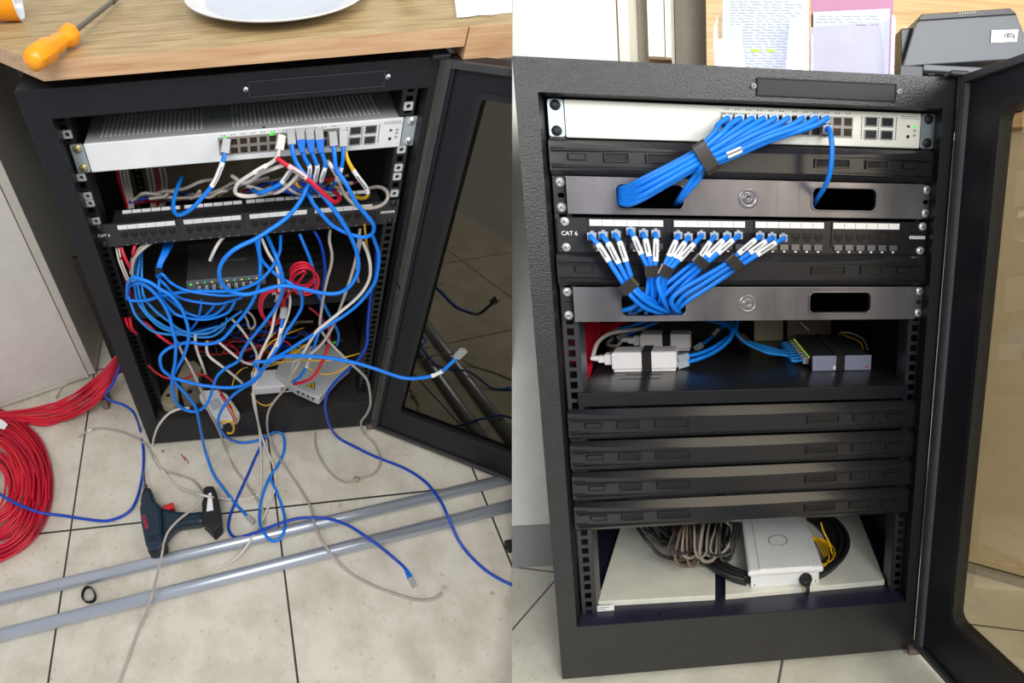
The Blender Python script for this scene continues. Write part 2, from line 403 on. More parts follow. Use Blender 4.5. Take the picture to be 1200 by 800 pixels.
# ---------------------------------------------------------------- the rack
def screw(S, p, n, parent, m=None, r=4.2, name='screw'):
    p = Vector(p); n = Vector(n)
    s = MB(S).lathe(p, n, [(0, r*1.25), (1, r*1.25), (1.2, r), (2.6, r*.8), (3.2, r*.35), (3.2, .01)], 14).build(name, m or M_CHROME, parent)
    x = n.orthogonal().normalized(); y = n.cross(x)
    for ax, ay in ((x, y), (y, x)):
        pass
    MB(S, Fr(p+n*3.0, x, y, n)).box(-r*.55, r*.55, -.5, .5, 0, .5).box(-.5, .5, -r*.55, r*.55, 0, .5).build('cross_recess', M_INK, s)
    return s
def ladder(mb, u0, u1, v0, v1, w0, w1, hole=9.5):
    """rail strip with three square holes per rack unit"""
    cu = (u0+u1)/2; mb.box(u0, cu-hole/2, v0, v1, w0, w1).box(cu+hole/2, u1, v0, v1, w0, w1)
    k = 0; vv = v0
    n = int((v1-v0)/14.93)
    for i in range(n+1):
        a = v0+i*14.93; mb.box(cu-hole/2, cu+hole/2, a-2.7, min(v1, a+2.7), w0, w1)
    return mb
def make_rack(S, label, op, m_front, glass_m, ang, hinge, gl, hinge_w, inner=M_INNER):
    r = thing(S, 'server_rack', label, 'server rack', (273, 864, -220))
    bl, bt, br, bb = op
    MB(S).plate(rect(0, 546, 0, 854), [rect(bl, 546-br, bt, 854-bb)], -3, 0).build('front_frame', m_front, r, bevel=1.2)
    # returned lips of the opening
    MB(S).box(bl-2, bl, bt-2, 854-bb+2, -24, -1).box(546-br, 546-br+2, bt-2, 854-bb+2, -24, -1).box(bl, 546-br, bt-2, bt, -24, -1).build('frame_lip', M_BLACK, r)
    MB(S).box(0, 2, 0, 854, -500, -3).build('side_panel', m_front, r)
    MB(S).box(544, 546, 0, 854, -500, -3).build('side_panel', m_front, r)
    MB(S).box(2, 544, 0, 2, -500, -3).build('top_panel', m_front, r)
    MB(S).box(2, 544, 2, 852, -500, -497).build('back_panel', M_BROWN if S is LP else M_INNER, r)
    v = 854-bb
    MB(S).box(2, 544, v+2, v+6, -497, -3).build('base_panel', M_DUSTY if S is LP else M_NAVY, r)
    MB(S).box(bl, 546-br, v-.5, v+2, -42, -.5).build('sill', M_DUSTY if S is LP else M_NAVY, r, bevel=.8)
    MB(S).box(2, 544, 848, 853, -497, -3).build('bottom_panel', M_INNER, r)
    mr = M_RAIL if S is LP else M_RAILG
    for u0, u1, ui in ((29, 49, 49), (512, 531, 512)):
        ladder(MB(S), u0, u1, bt+2, v-1, -27, -25).box(ui-1, ui+1, bt+2, v-1, -60, -27).build('mounting_rail', mr, r)
    for u0, u1 in ((29, 49), (512, 531)):
        ladder(MB(S), u0, u1, bt+2, v-1, -432, -430).build('rear_rail', M_RAIL, r)
    # name plate slot on the top of the frame
    pu = 286 if S is RP else 298
    np_ = MB(S).plate(rect(pu, pu+178, 11, 32), [rect(pu+1.4, pu+176.6, 12.4, 30.6)], 0, 1.6).build('name_plate_slot', M_ABSD if S is RP else M_RAILG, r)
    MB(S).box(pu+1.4, pu+176.6, 12.4, 30.6, 0, .9).build('name_plate', mat('matt_plate_black', (38, 38, 40), .55, spec=.3) if S is RP else M_BLACK, np_)
    screw(S, (pu-4, 21, 0), (0, 0, 1), r, r=2.6); screw(S, (pu+182, 20, 0), (0, 0, 1), r, r=2.6)
    # feet
    for u, w in ((30, -30), (516, -30), (30, -470), (516, -470)):
        MB(S).cyl((u, 853, w), (u, 863.6, w), 16, 18, 16).build('foot', M_DRILLB, r)
    # the door, opened
    an = math.radians(ang); ex = (math.cos(an), 0, math.sin(an)); nn = (-math.sin(an), 0, math.cos(an))
    F = Fr((hinge, 0, hinge_w), ex, (0, 1, 0), nn); Wd = 532
    gs, gt, gb = gl
    rc = 4 if S is LP else 14; hole = rrect(gs, Wd-gs, gt, gb, rc)
    d = MB(S, F).plate(rect(0, Wd, 0, 845), [hole], -22, -2).build('door', M_BLACK, r, bevel=1)
    MB(S, F).box(0, 9, 0, 845, -2, 5).box(Wd-9, Wd, 0, 845, -2, 5).box(9, Wd-9, 0, 9, -2, 5).box(9, Wd-9, 836, 845, -2, 5).build('door_edge', mat('worn_black_edge', (58, 58, 60), .42, noise=.15), d, bevel=.8)
    MB(S, F).box(9.5, 14, 10, 835, -2, 3).build('edge_strip', mat('edge_highlight_grey', (96, 98, 102), .5) if S is RP else M_BLACK, d)  # pale colour paints the bright edge highlight on the tidy rack's door
    MB(S, F).plate(rrect(gs-8, Wd-gs+8, gt-8, gb+8, rc+2), [rrect(gs, Wd-gs, gt, gb, rc)], -2, -1).build('gasket', M_DRILLB, d)
    MB(S, F).add([(p[0], p[1], -12) for p in hole], [list(range(len(hole)))]).build('glass_pane', glass_m, d)
    h = MB(S).box(535, 556, 846, 858, -12, 10).build('hinge', mat('worn_hinge_steel', (120, 104, 98), .5, metal=.4), r, bevel=2)
    h2 = MB(S).box(530, 554, -6, 1, -10, 12).build('hinge', M_BLACK, r, bevel=2)
    return r
rackL = make_rack(LP, 'black open server rack overflowing with tangled cables under the oak desk', (35, 39, 10, 99), M_BLACK, M_GLASSL, 32, 549, (54, 43, 752), 10)
rackR = make_rack(RP, 'black open server rack with neat panels and bundled blue cables', (26, 38, 18, 87), M_HAMMER, M_GLASSR, 74, 548, (69, 49, 745), 5)
# little sticker and scratches in the tidy rack's sill
MB(RP).box(44, 75, 757, 766.2, -30, -29.6).build('sill_sticker', M_PAPER, rackR)
for k in range(2): MB(RP).box(47, 68-6*k, 759.2+3*k, 760.2+3*k, -29.5, -29.4).build('sticker_print', M_GINK, rackR)
def sill_quad(pts, v, th, name, m, par, S=RP):
    P = [S.at(x, y, v=v) for x, y in pts]; return MB(S).prism(P, (0, th, 0)).build(name, m, par, bevel=.4)

# ---------------------------------------------------------------- network switch
def port(S, par, cx, cy, w, up=True, wd=11.5, h=10.5):
    f = MB(S).plate(rect(cx-wd/2-1, cx+wd/2+1, cy-h/2-1, cy+h/2+1), [rect(cx-wd/2+.6, cx+wd/2-.6, cy-h/2+.6, cy+h/2-.6)], w, w+.8).build('port', M_PORTF, par)
    n = -1 if up else 1
    MB(S).box(cx-wd/2, cx+wd/2, cy-h/2, cy+h/2, w-.1, w+.15).build('socket', M_PORT, f)
    MB(S).box(cx-3.5, cx+3.5, cy-.5*n*h/2-1.6, cy-.5*n*h/2+1.4, w+.15, w+.4).build('contacts', M_GOLD, f)
    return f
def make_switch(S, u, v, label, vents):
    t = thing(S, 'network_switch', label, 'network switch', (u+229, v+45, -150))
    mw = M_WHITE if S is LP else M_WHITEW
    MB(S).box(u, u+458, v+2, v+45, -300, -24).build('case', mat('pale_grey_case', (172, 174, 175), .45) if S is LP else mw, t, bevel=1.5)
    fp = MB(S).box(u, u+458, v+1, v+45.5, -24, -21).build('faceplate', mw, t, bevel=1.4)
    W0 = -21
    for s_, e0, e1 in ((-1, u-20, u-1), (1, u+459, u+479)):
        ear = MB(S).plate(rrect(e0, e1, v+1, v+45, 3), [rrect((e0+e1)/2-4, (e0+e1)/2+4, v+6, v+12, 2.5), rrect((e0+e1)/2-4, (e0+e1)/2+4, v+34, v+40, 2.5)], -24, -22).build('mounting_ear', M_ZINC, t, bevel=.5)
        for vv in (v+8, v+38): screw(S, ((e0+e1)/2, vv, -22), (0, 0, 1), t, (M_BRASS if s_ < 0 else M_CHROME) if S is LP else M_DRILLB, 5)
    for g in (199, 287):
        MB(S).box(u+g-8, u+g+79, v+8, v+35, W0, W0+.5).build('port_block', M_PORTF if S is LP else M_WHITEW, t)
        for k in range(6):
            for r_ in (0, 1): port(S, t, u+g+14.2*k, v+(15.5, 28.5)[r_], W0+.5, r_ == 0)
    for k, uu in enumerate((381, 403)):
        for r_ in (0, 1):
            f = MB(S).plate(rect(u+uu, u+uu+17, v+(8, 24)[r_], v+(20, 36)[r_]), [rect(u+uu+1, u+uu+16, v+(9, 25)[r_], v+(19, 35)[r_])], W0, W0+1.4).build('fibre_slot', M_LGREY, t)
            MB(S).box(u+uu+1.5, u+uu+15.5, v+(9.5, 25.5)[r_], v+(18.5, 34.5)[r_], W0, W0+1.2).build('dust_plug', M_PRND, f)
    for uu in (377, 400, 424):
        m = MB(S)
        for j in range(9): m.box(u+uu-.8, u+uu+.8, v+8+3.2*j, v+9.6+3.2*j, W0, W0+.3)
        m.build('vent_dots', M_INK, t)
    for uu, vv, m in ((441, 18, M_PORT), (450, 18, M_GLED if S is RP else M_LGREY), (450, 23, M_LGREY), (450, 29, M_LGREY)):
        MB(S).box(u+uu-1.8, u+uu+1.8, v+vv-1.2, v+vv+1.4, W0, W0+.6).build('indicator', m, t)
    MB(S).cyl((u+441, v+31, W0), (u+441, v+31, W0+.8), 2.2, n=14).build('reset_hole', M_INK, t)
    m = MB(S)
    for a, b, c in ((430, 438, 5.4), (439, 454, 5.4), (430, 456, 7.8)): m.box(u+a, u+b, v+c, v+c+.7, W0, W0+.2)
    m.build('model_print', M_GINK, t)
    m = MB(S)
    for g in (199, 287):
        for k in range(6): m.box(u+g+14.2*k-3, u+g+14.2*k-1, v+4.5, v+6, W0, W0+.2).box(u+g+14.2*k+1, u+g+14.2*k+3, v+4.5, v+6, W0, W0+.2)
    m.build('port_numbers', M_GINK, t)
    if vents:
        m = MB(S)
        for k in range(62):
            if 22 < k < 29: continue
            m.box(u+22+6.6*k, u+24.6+6.6*k, v+1.2, v+2.1, -105, -40)
        m.build('vent_slots', mat('vent_pale', (232, 234, 236), .6), t)
        MB(S).box(u+183, u+224, v+1.4, v+2.3, -74, -66).build('green_frame_sticker', M_GREEN, t)
        MB(S).box(u+185, u+222, v+1.0, v+2.35, -72.5, -67.5).build('sticker_centre', M_LGREY, t)
        MB(S).box(u+256, u+260, v+1.2, v+2.2, -30, -27).build('top_mark', M_INK, t)
    return t
swL = make_switch(LP, 59, 86, 'white network switch with vented top above the cable tangle', True)
swR = make_switch(RP, 50, 39, 'white network switch at the top of the tidy rack', False)
def led(S, par, u, v, m=M_GLED): MB(S).box(u-2.4, u+2.4, v-1.4, v+1.4, -20.4, -19.6).build('link_light', m, par)
led(LP, swL, 59+201, 86+7.5); led(LP, swL, 59+270, 86+7.5); led(LP, swL, 59+268, 86+9)

# ---------------------------------------------------------------- patch panel
def make_patch(S, v, label, upper):
    t = thing(S, 'patch_panel', label, 'patch panel', (281, v+45, -40)); w = -20
    MB(S).box(32, 531, v, v+45, -24, w).build('panel', M_ABS, t, bevel=1)
    MB(S).box(70, 492, v+2, v+43, -60, -24).build('rear_bracket', M_ABSD, t)
    for k, g in enumerate((73, 180, 287, 393)):
        b = MB(S).box(g-2, g+97, v+1, v+35, w, w+1.2).build('port_block', M_ABS, t, bevel=.5)
        MB(S).box(g, g+93, v+2.5, v+10.5, w+1.2, w+2).build('label_strip', M_PAPER, b)
        m = MB(S)
        for j in range(1, 6): m.box(g+15.5*j-.3, g+15.5*j+.3, v+3, v+10, w+2, w+2.1)
        m.build('label_divider', M_GINK, b)
        for j in range(6):
            cx = g+8+15.6*j
            jk = MB(S).prism([(cx-6, v+17, w+1.2), (cx+6, v+17, w+1.2), (cx+6, v+25, w+1.2), (cx+3.4, v+25, w+1.2), (cx+3.4, v+28.5, w+1.2), (cx-3.4, v+28.5, w+1.2), (cx-3.4, v+25, w+1.2), (cx-6, v+25, w+1.2)], (0, 0, .3)).build('jack', M_ABSD, b)
            MB(S).box(cx-3.5, cx+3.5, v+18, v+20.4, w+1.5, w+1.7).build('contacts', M_GOLD, jk)
            MB(S).box(cx-5.5, cx+5.5, v+32, v+39.5, w+1.2, w+1.7).build('port_tab', M_METALP if S is RP else M_ABS, b)
            MB(S).box(cx-1.6, cx+1.6, v+40.5, v+42.6, w+1.2, w+1.4).build('port_number', M_WINK if S is RP else M_GINK, b)
            for q in (-6.5,): MB(S).box(cx+q-.9, cx+q+.9, v+12.8, v+14.6, w+1.2, w+1.4).build('port_mark', M_INK, b)
    text(S, 'CAT 6', Fr((47, v+20.5, w), (1,0,0), (0,1,0)), 7.4, M_WINK, t, 'lettering', .3)
    MB(S).box(502, 525, v+19, v+23, w, w+.4).build('maker_plate', M_WINK, t)
    m = MB(S)
    for j in range(6): m.box(504+3.3*j, 506+3.3*j, v+20.2, v+21.8, w+.4, w+.5)
    m.build('plate_print', M_GINK, t)
    for uu, vv in ((42, 5.5), (42, 38), (520, 6), (519, 39)):
        screw(S, (uu, v+vv, w), (0, 0, 1), t, M_CHROME if S is RP else M_RAIL, 4.4)
    if upper:
        for k in range(4):
            for j in range(6):
                g = 80+102*k+16*j
                MB(S).box(g, g+14.5, v-3, v+.5, -52, -46).build('punch_down_label', M_PAPER, t)
        MB(S).box(66, 500, v-.5, v+2, -58, -24).build('top_ledge', M_ABSD, t)
    return t
ppR = make_patch(RP, 181, 'black patch panel of four port blocks with short taped cables plugged in', False)
ppL = make_patch(LP, 223, 'black patch panel half hidden behind hanging blue cables', True)

# ---------------------------------------------------------------- blanking panels and cable managers
def make_blank(S, v, label, h=43):
    t = thing(S, 'blanking_panel', label, 'blanking panel', (280, v+h, -20), 'ribbed black one-unit blanking panels'); w = -15
    N = 30; vs = []; fs = []
    for i in range(N+1):
        x = i/N; u = 30+498*x; b = 1-(2*x-1)**4; hh = 3+8.5*max(0, 1-abs(2*x-1)**2.2)
        prof = [(0, -24), (.3, -21.5), (hh*.97, w-.3+2.5*b), (hh, w+2.5*b), (h-5-3*b, w+2.5*b), (h-.5, -19.5), (h, -24)]
        vs += [(u, v+y, z) for y, z in prof]
    k = 7
    for i in range(N):
        for j in range(k-1): fs.append([i*k+j, i*k+j+1, (i+1)*k+j+1, (i+1)*k+j])
    fs += [list(range(k)), [N*k+j for j in range(k)]]+[[i*k, (i+1)*k, (i+1)*k+k-1, i*k+k-1] for i in range(N)]
    MB(S).add(vs, fs).build('body', M_ABS, t)
    for y in (11.5, 31):
        for a, b in ((36, 195), (522, 368)):
            w_ = w+1.6; MB(S).add([(a, v+y, w+1), (b, v+y+1.4, w+1.2), (b, v+y+1.8, w+1.2), (a, v+y+3.6, w+1), (a, v+y+2.2, w+6), (b, v+y+1.6, w+3.2), (a, v+y+3.4, w+6)],
                      [(0,1,5,4), (4,5,6), (6,5,2,3), (0,4,6,3)]).build('rib', M_ABS, t)
        for a in (33, 512): MB(S).box(a, a+14, v+y-1.6, v+y+1.4, w-2, w+1.9).build('slot', M_ABSD, t)
    for a, b in ((54, 76), (97, 127), (148, 195), (364, 411), (433, 463), (484, 505)):
        y0, y1 = (17, 25) if b-a < 25 else (15.5, 27)
        MB(S).plate(rect(a, b, v+y0, v+y1), [rect(a+1.2, b-1.2, v+y0+1.2, v+y1-1.2)], w+1, w+4.4).build('window_rim', M_ABS, t)
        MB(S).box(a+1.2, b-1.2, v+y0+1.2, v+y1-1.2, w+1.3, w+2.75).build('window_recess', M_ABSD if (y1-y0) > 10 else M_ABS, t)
    return t
make_blank(RP, 86.5, 'ribbed black blanking panel directly below the white switch of the tidy rack')
make_blank(RP, 225.5, 'ribbed black blanking panel directly below the patch panel of the tidy rack')
for v, l in ((440, 'topmost of the four stacked ribbed blanking panels under the shelf'), (487, 'second from the top of the four stacked ribbed blanking panels'),
             (533.5, 'third from the top of the four stacked ribbed blanking panels'), (580, 'lowest of the four stacked ribbed blanking panels, above the white box')):
    make_blank(RP, v, l)
def make_manager(S, v, label):
    t = thing(S, 'cable_manager', label, 'cable manager', (281, v+45, -20), 'smooth black cable managers with two openings'); w = -14
    h1 = rrect(109, 193, v+9, v+38, 7); h2 = rrect(363, 449, v+8, v+36, 7)
    MB(S).plate(rect(48, 516, v, v+46), [h1, h2], -20, w).build('front_plate', M_METALP, t, bevel=1)
    for a, b in ((30, 48), (516, 530)):
        MB(S).plate(rect(a, b, v+1, v+45), [rrect((a+b)/2-4, (a+b)/2+4, v+20, v+26, 2.5)], -24, -22).build('mounting_ear', M_ABS if a < 100 else M_METALP, t)
        for vv in (7, 38): screw(S, ((a+b)/2, v+vv, -22), (0, 0, 1), t, M_CHROME, 4.6)
    for hh in (h1, h2):
        cx = sum(p[0] for p in hh)/len(hh); cy = sum(p[1] for p in hh)/len(hh)
        big = [(cx+(p[0]-cx)*1.045, cy+(p[1]-cy)*1.12) for p in hh]
        MB(S).plate(big, [hh], -24, w+1.4).build('opening_rim', M_METALP, t, bevel=.8)
    MB(S).lathe((277, v+23, w), (0, 0, 1), [(0, 13), (1, 12.5), (1.2, 10), (.4, 9), (.6, 6.5), (2.4, 6), (2.4, 3.2), (1.0, 3), (1.0, .01)], 28).build('centre_boss', M_METALP, t)
    MB(S).box(48, 108, v+22.3, v+22.9, w, w+.25).box(198, 262, v+22.3, v+22.9, w, w+.25).box(292, 358, v+22.3, v+22.9, w, w+.25).box(454, 516, v+22.3, v+22.9, w, w+.25).build('seam_line', M_METALP, t)
    for uu in (208, 240, 315, 345): MB(S).box(uu-.4, uu+.4, v+2, v+44, w, w+.2).build('moulding_line', M_METALP, t)
    return t
make_manager(RP, 131, 'smooth black cable manager under the long taped blue bundle')
make_manager(RP, 270, 'smooth black cable manager swallowing the short blue bundles, above the shelf')

# ---------------------------------------------------------------- shelves
def make_shelf(S, label, v0=418):
    t = thing(S, 'rack_shelf', label, 'shelf', (280, v0+20, -200))
    m = mat('satin_black_shelf', (36, 36, 38), .3, noise=.1, spec=.6) if S is RP else M_DUSTY
    MB(S).box(44, 516, v0, v0+2, -380, -22).build('tray', m, t)
    MB(S).box(44, 516, v0, v0+20, -24, -20).build('front_lip', M_BLACK, t, bevel=1)
    if S is LP:
        for k in range(9): MB(S).box(330, 430, v0-.3, v0+.2, -290+26*k, -281+26*k).build('vent_slot', M_ABSD, t)
    else:
        MB(S).box(90, 150, v0-.3, v0+.2, -88, -85).box(96, 150, v0-.3, v0+.2, -112, -109).build('vent_slot', M_ABSD, t)
        MB(S).box(330, 380, v0-.3, v0+.2, -200, -197).build('vent_slot', M_ABSD, t)
    return t
make_shelf(RP, 'black steel shelf carrying the white injectors in the tidy rack', 416)
make_shelf(LP, 'dusty black steel shelf crossed by cables inside the messy rack', 421)
# cage nuts left on the messy rack's rails
for u, v in ((41, 72), (41, 139), (41, 171), (41, 184), (41, 217), (521, 72), (521, 137), (521, 167), (521, 182), (521, 212)):
    c = MB(LP).plate(rrect(u-6.5, u+6.5, v-6, v+6, 2), [rrect(u-3, u+3, v-3, v+3, 2.9)], -25, -22.6).build('cage_nut', M_CHROME, rackL, bevel=.4)
    MB(LP).box(u-5, u+5, v-5, v+5, -25, -24.4).build('nut_hole', M_ABSD, c)

# ================================================================ the untidy place
FL = 864.0
# oak desk top over the rack
t = thing(LP, 'desk', 'oak desk top with a chamfered corner resting over the messy rack', 'desk', (300, -15, -200))
P0, P1 = (47, 14), (572, 14); ch = [(-28, -64), (-170, -211), (-170, -715)]
out = [P0, P1, (573, 14), (573, -715)]+ch[::-1]
MB(LP, Fr((0, 0, 0), (1,0,0), (0,0,1), (0,1,0))).plate([P0, (1300, 14), (1300, -715)]+ch[::-1], [], -36.5, -15).build('desk_top', M_OAK, t)
MB(LP).box(47, 566, -36.6, -15, 14, 15.5).build('edge_band', M_OAKE, t)
MB(LP).hexa([(47,-36.6,15.5), (-170,-36.6,-209.5), (-170,-36.6,-211), (47,-36.6,14)], [(47,-15,15.5), (-170,-15,-209.5), (-170,-15,-211), (47,-15,14)]).build('edge_band', M_OAKE, t)
vv = LP.at(557, 70, w=14)[1]
MB(LP).box(568, 1300, -36.8, vv, 14, 16).build('edge_band', M_OAKE, t)
MB(LP).box(566, 567.6, -36, -16, 13, 15.6).build('edge_joint', M_JOINT, t)
MB(LP).box(568, 1300, -15, vv, -30, 14).build('apron', M_OAKE, t)
MB(LP).box(-118, -3, 470, 864, -272, -262).build('gap_shade_panel', mat('gap_shade_black', (26, 24, 23), .6), t)  # added black sheet standing in for the deep shade beside the rack
# small cabinet left of the rack
C0 = LP.at(112, 437, v=850); C1 = LP.at(0, 475, v=850); ex = (C0-C1); ex[1] = 0; ex.normalize(); nz = Vector((-ex[2], 0, ex[0]))
F = Fr((C0[0], 0, C0[2]), ex, (0,1,0), nz)
t = thing(LP, 'cabinet', 'pale grey cabinet with a thin brown joint left of the messy rack', 'cabinet', F((-200, FL, -200)))
MB(LP).add([F((x, y, z)) if z > -50 else Vector((F((x, 0, 0))[0], y, -690)) for x in (-19, 0) for y in (-14, 850) for z in (-99, 0)], [(0,1,3,2), (4,6,7,5), (0,4,5,1), (2,3,7,6), (0,2,6,4), (1,5,7,3)]).build('side_panel', mat('pale_side_laminate', (204, 200, 190), .6, noise=.04), t, bevel=.8)
MB(LP, F).box(-21, -19, -16, 846, -20, -1.5).build('edge_joint', M_JOINT, t)
MB(LP, F).box(-420, -21, -16, 842, -18, -.5).build('door', M_CREAM, t, bevel=1)
MB(LP, F).box(-420, -21, 844, 858, -18, -1).build('base_rail', M_CREAM, t)
MB(LP, F).box(-420, -19, -16, 850, -470, -18).build('body', M_LGREY, t)
MB(LP, F).box(-400, -25, 850, FL, -440, -30).build('plinth', M_ABSD, t)
q = LP.at(125, 480, v=FL)
MB(LP).box(q[0]-8, q[0]+8, 822, FL, q[2]-40, q[2]).build('foot', mat('dull_brown_grey', (122, 116, 104), .7), t, bevel=1)

# things on the desk
TV = -36.6
def on(x, y, h=0): return LP.at(x, y, v=TV-h)
t = thing(LP, 'screwdriver', 'orange-handled screwdriver lying on the front left corner of the oak desk', 'screwdriver', on(58, 62))
a = on(33, 74, 14); b = on(86, 38, 14); d = (b-a).normalized(); L = (b-a).length
MB(LP).lathe(a, d, [(k*L/66, r) for k, r in ((0,.01), (1,7), (4,12), (9,14), (22,14.6), (29,13.6), (34,11), (40,11.4), (46,9.6), (50,9.4), (54,12.6), (60,13.4), (64,12), (66,6), (66,.01))], 8).build('handle', M_ORANGE, t, bevel=.8)
e = on(134, 0, 9)
MB(LP).cyl(b-d*3, e, 3.2, 3.2, 14).cyl(e-(e-b).normalized()*8, e+(e-b).normalized()*10, 4.4, 4.0, 14).build('shaft', M_STEEL, t)
t = thing(LP, 'paper_cup', 'orange cup with a white rim lying at the far left edge of the desk', 'cup', on(6, 4))
a = on(-26, 4, 25); b = on(20, 0, 24); d = (b-a).normalized(); L = (b-a).length
MB(LP).lathe(a, d, [(0, .01), (0, 20), (L*.6, 23.5), (L, 25.5)], 36).build('cup_wall', M_ORANGE, t)
MB(LP).lathe(a, d, [(L-1, 25.6), (L, 26.6), (L+1.2, 26), (L+.6, 24.6), (L*.3, 21.5), (4, 19), (4, .01)], 36).build('rim', M_PLATE, t)
def circ(a, b, c):
    ax, ay, bx, by, cx, cy = a[0], a[2], b[0], b[2], c[0], c[2]
    dd = 2*(ax*(by-cy)+bx*(cy-ay)+cx*(ay-by))
    ux = ((ax*ax+ay*ay)*(by-cy)+(bx*bx+by*by)*(cy-ay)+(cx*cx+cy*cy)*(ay-by))/dd
    uy = ((ax*ax+ay*ay)*(cx-bx)+(bx*bx+by*by)*(ax-cx)+(cx*cx+cy*cy)*(bx-ax))/dd
    return ux, uy, math.hypot(ax-ux, ay-uy)
cu, cw, cr = circ(on(215, 0, 17), on(303, 25, 17), on(421, 0, 17))
t = thing(LP, 'plate', 'round white plate with a pale blue centre on the oak desk', 'plate', (cu, TV, cw))
MB(LP).lathe((cu, TV, cw), (0,-1,0), [(0, .01), (0, cr*.55), (2, cr*.57), (6, cr*.72), (14.5, cr*.975), (17, cr), (18, cr*.995), (17, cr*.965), (8, cr*.80)], 96).build('rim', M_PLATE, t)
MB(LP).lathe((cu, TV-5, cw), (0,-1,0), [(0, .01), (0, cr*.6), (1.5, cr*.7), (3.2, cr*.8)], 96).build('well', M_PLATEB, t)
q = on(472, -3, 0)
t = tag(MB(LP).lathe((q[0], TV, q[2]), (0,-1,0), [(0, .01), (0, 11), (3, 12), (26, 12), (30, 10), (60, 9.5), (62, .01)], 28).build('marker', M_PRND, None), 'black marker-like cylinder standing on the oak desk right of the plate', 'marker')
pts = [(531, -20), (533, 4), (535, 21), (548, 20), (560, 18), (575, 18), (588, 16), (604, 15), (640, 12), (640, -20)]
P = [on(x, y, .6+.5*(i % 2)) for i, (x, y) in enumerate(pts)]
t = tag(MB(LP).prism(P, (0, -1.2, 0)).build('paper_sheet', M_PAPER, None), 'crumpled white paper at the right end of the oak desk', 'paper')

# two conduit pipes on the floor
def pipe(A, B, r, label):
    a = LP.at(*A, v=FL-r); b = LP.at(*B, v=FL-r); d = (b-a); a = a-d*.35; b = b+d*.06
    t = thing(LP, 'conduit_pipe', label, 'pipe', ((a[0]+b[0])/2, FL, (a[2]+b[2])/2), 'steel conduit pipes on the tiles')
    dn = (b-a).normalized(); ln = (b-a).length
    MB(LP).lathe(a, dn, [(0, r-1.6), (0, r), (ln, r), (ln, r-1.6), (0, r-1.6)], 40).build('tube', M_PIPE, t)
pipe((0, 701.5), (600, 560), 12.2, 'galvanised steel pipe nearest the rack, lying across the tiles')
pipe((0, 744.5), (600, 592), 12.6, 'galvanised steel pipe farthest from the rack, nearest the viewer')

# cordless drill
t = thing(LP, 'cordless_drill', 'dark teal cordless drill with a red trigger lying beside the pipes', 'drill', LP.at(200, 605, v=FL))
def dpri(pts, h0, h1, name, m, par, bev=3):
    P = [LP.at(x, y, v=FL-h1) for x, y in pts]; return MB(LP).prism(P, (0, h1-h0, 0)).build(name, m, par, bevel=bev)
hs = dpri([(167, 579), (172, 573), (178, 575), (181.5, 586), (187.5, 591), (190, 606), (190, 622), (194, 634), (187, 644), (175, 646), (170, 637), (165.5, 615), (163, 594)], 4, 54, 'motor_housing', M_DRILL, t, 9)
dpri([(166, 578), (168, 571), (176, 571), (179.5, 580), (181, 588), (170, 590), (164, 588)], 8, 50, 'chuck', M_DRILLB, t, 7)
dpri([(186, 635), (194, 630), (193.5, 642), (187.5, 647.5), (175, 649), (171, 641)], 6, 50, 'rear_cap', M_DRILLB, t, 6)
dpri([(186, 592), (205, 597.5), (225, 599), (239, 597), (238, 612), (222, 614), (207, 616), (199, 624), (192, 634), (186, 625)], 10, 44, 'grip', M_DRILL, t, 8)
dpri([(190.5, 592), (196, 590.5), (202.5, 588), (204.5, 595), (197, 597), (191, 597.5)], 14, 40, 'trigger', M_REDP, t, 3)
dpri([(183.5, 592), (187, 591.3), (187.2, 598), (184, 598.6)], 16, 47, 'direction_switch', M_REDP, t, 1.5)
dpri([(238, 572), (241, 569.5), (250, 569), (254, 577), (257, 590), (259.5, 614), (250, 623), (243.5, 616), (237, 610), (236.5, 590)], 2, 52, 'battery_pack', M_DRILLB, t, 4)
P = [LP.at(x, y, v=FL-53) for x, y in ((244, 578), (247.6, 577), (250, 597.5), (242, 599))]
MB(LP).prism(P, (0, .6, 0)).build('battery_sticker', M_PAPER, t)
a = LP.at(171, 577, v=FL-30); b = LP.at(168, 551, v=FL-30)
MB(LP).cyl(a, a+(b-a)*.35, 6, 5, 12).cyl(a+(b-a)*.35, b, 2.6, 2.2, 8).build('drill_bit', M_STEEL, t)
o = LP.at(170.5, 611, v=FL-53.8); e1 = (LP.at(173.5, 622, v=FL-53.8)-LP.at(168, 600, v=FL-53.8)).normalized(); e2 = Vector((-e1[2], 0, e1[0]))
# maker's name in red along the housing
text(LP, 'BOSCH', Fr(o, e1*-1, e2*-1, (0,-1,0)), 10, mat('red_print', (214, 40, 50), .5), t, 'lettering', .6, 1.0)
m = MB(LP)
for k in range(5):
    for j in range(2):
        q = LP.at(173.5+2.6*k, 629+4*j-.4*k, v=FL-54.4); m.box(q[0]-1, q[0]+1, q[1]-.4, q[1]+.2, q[2]-2.4, q[2]+2.4)
m.build('vent_slots', M_ABSD, t)
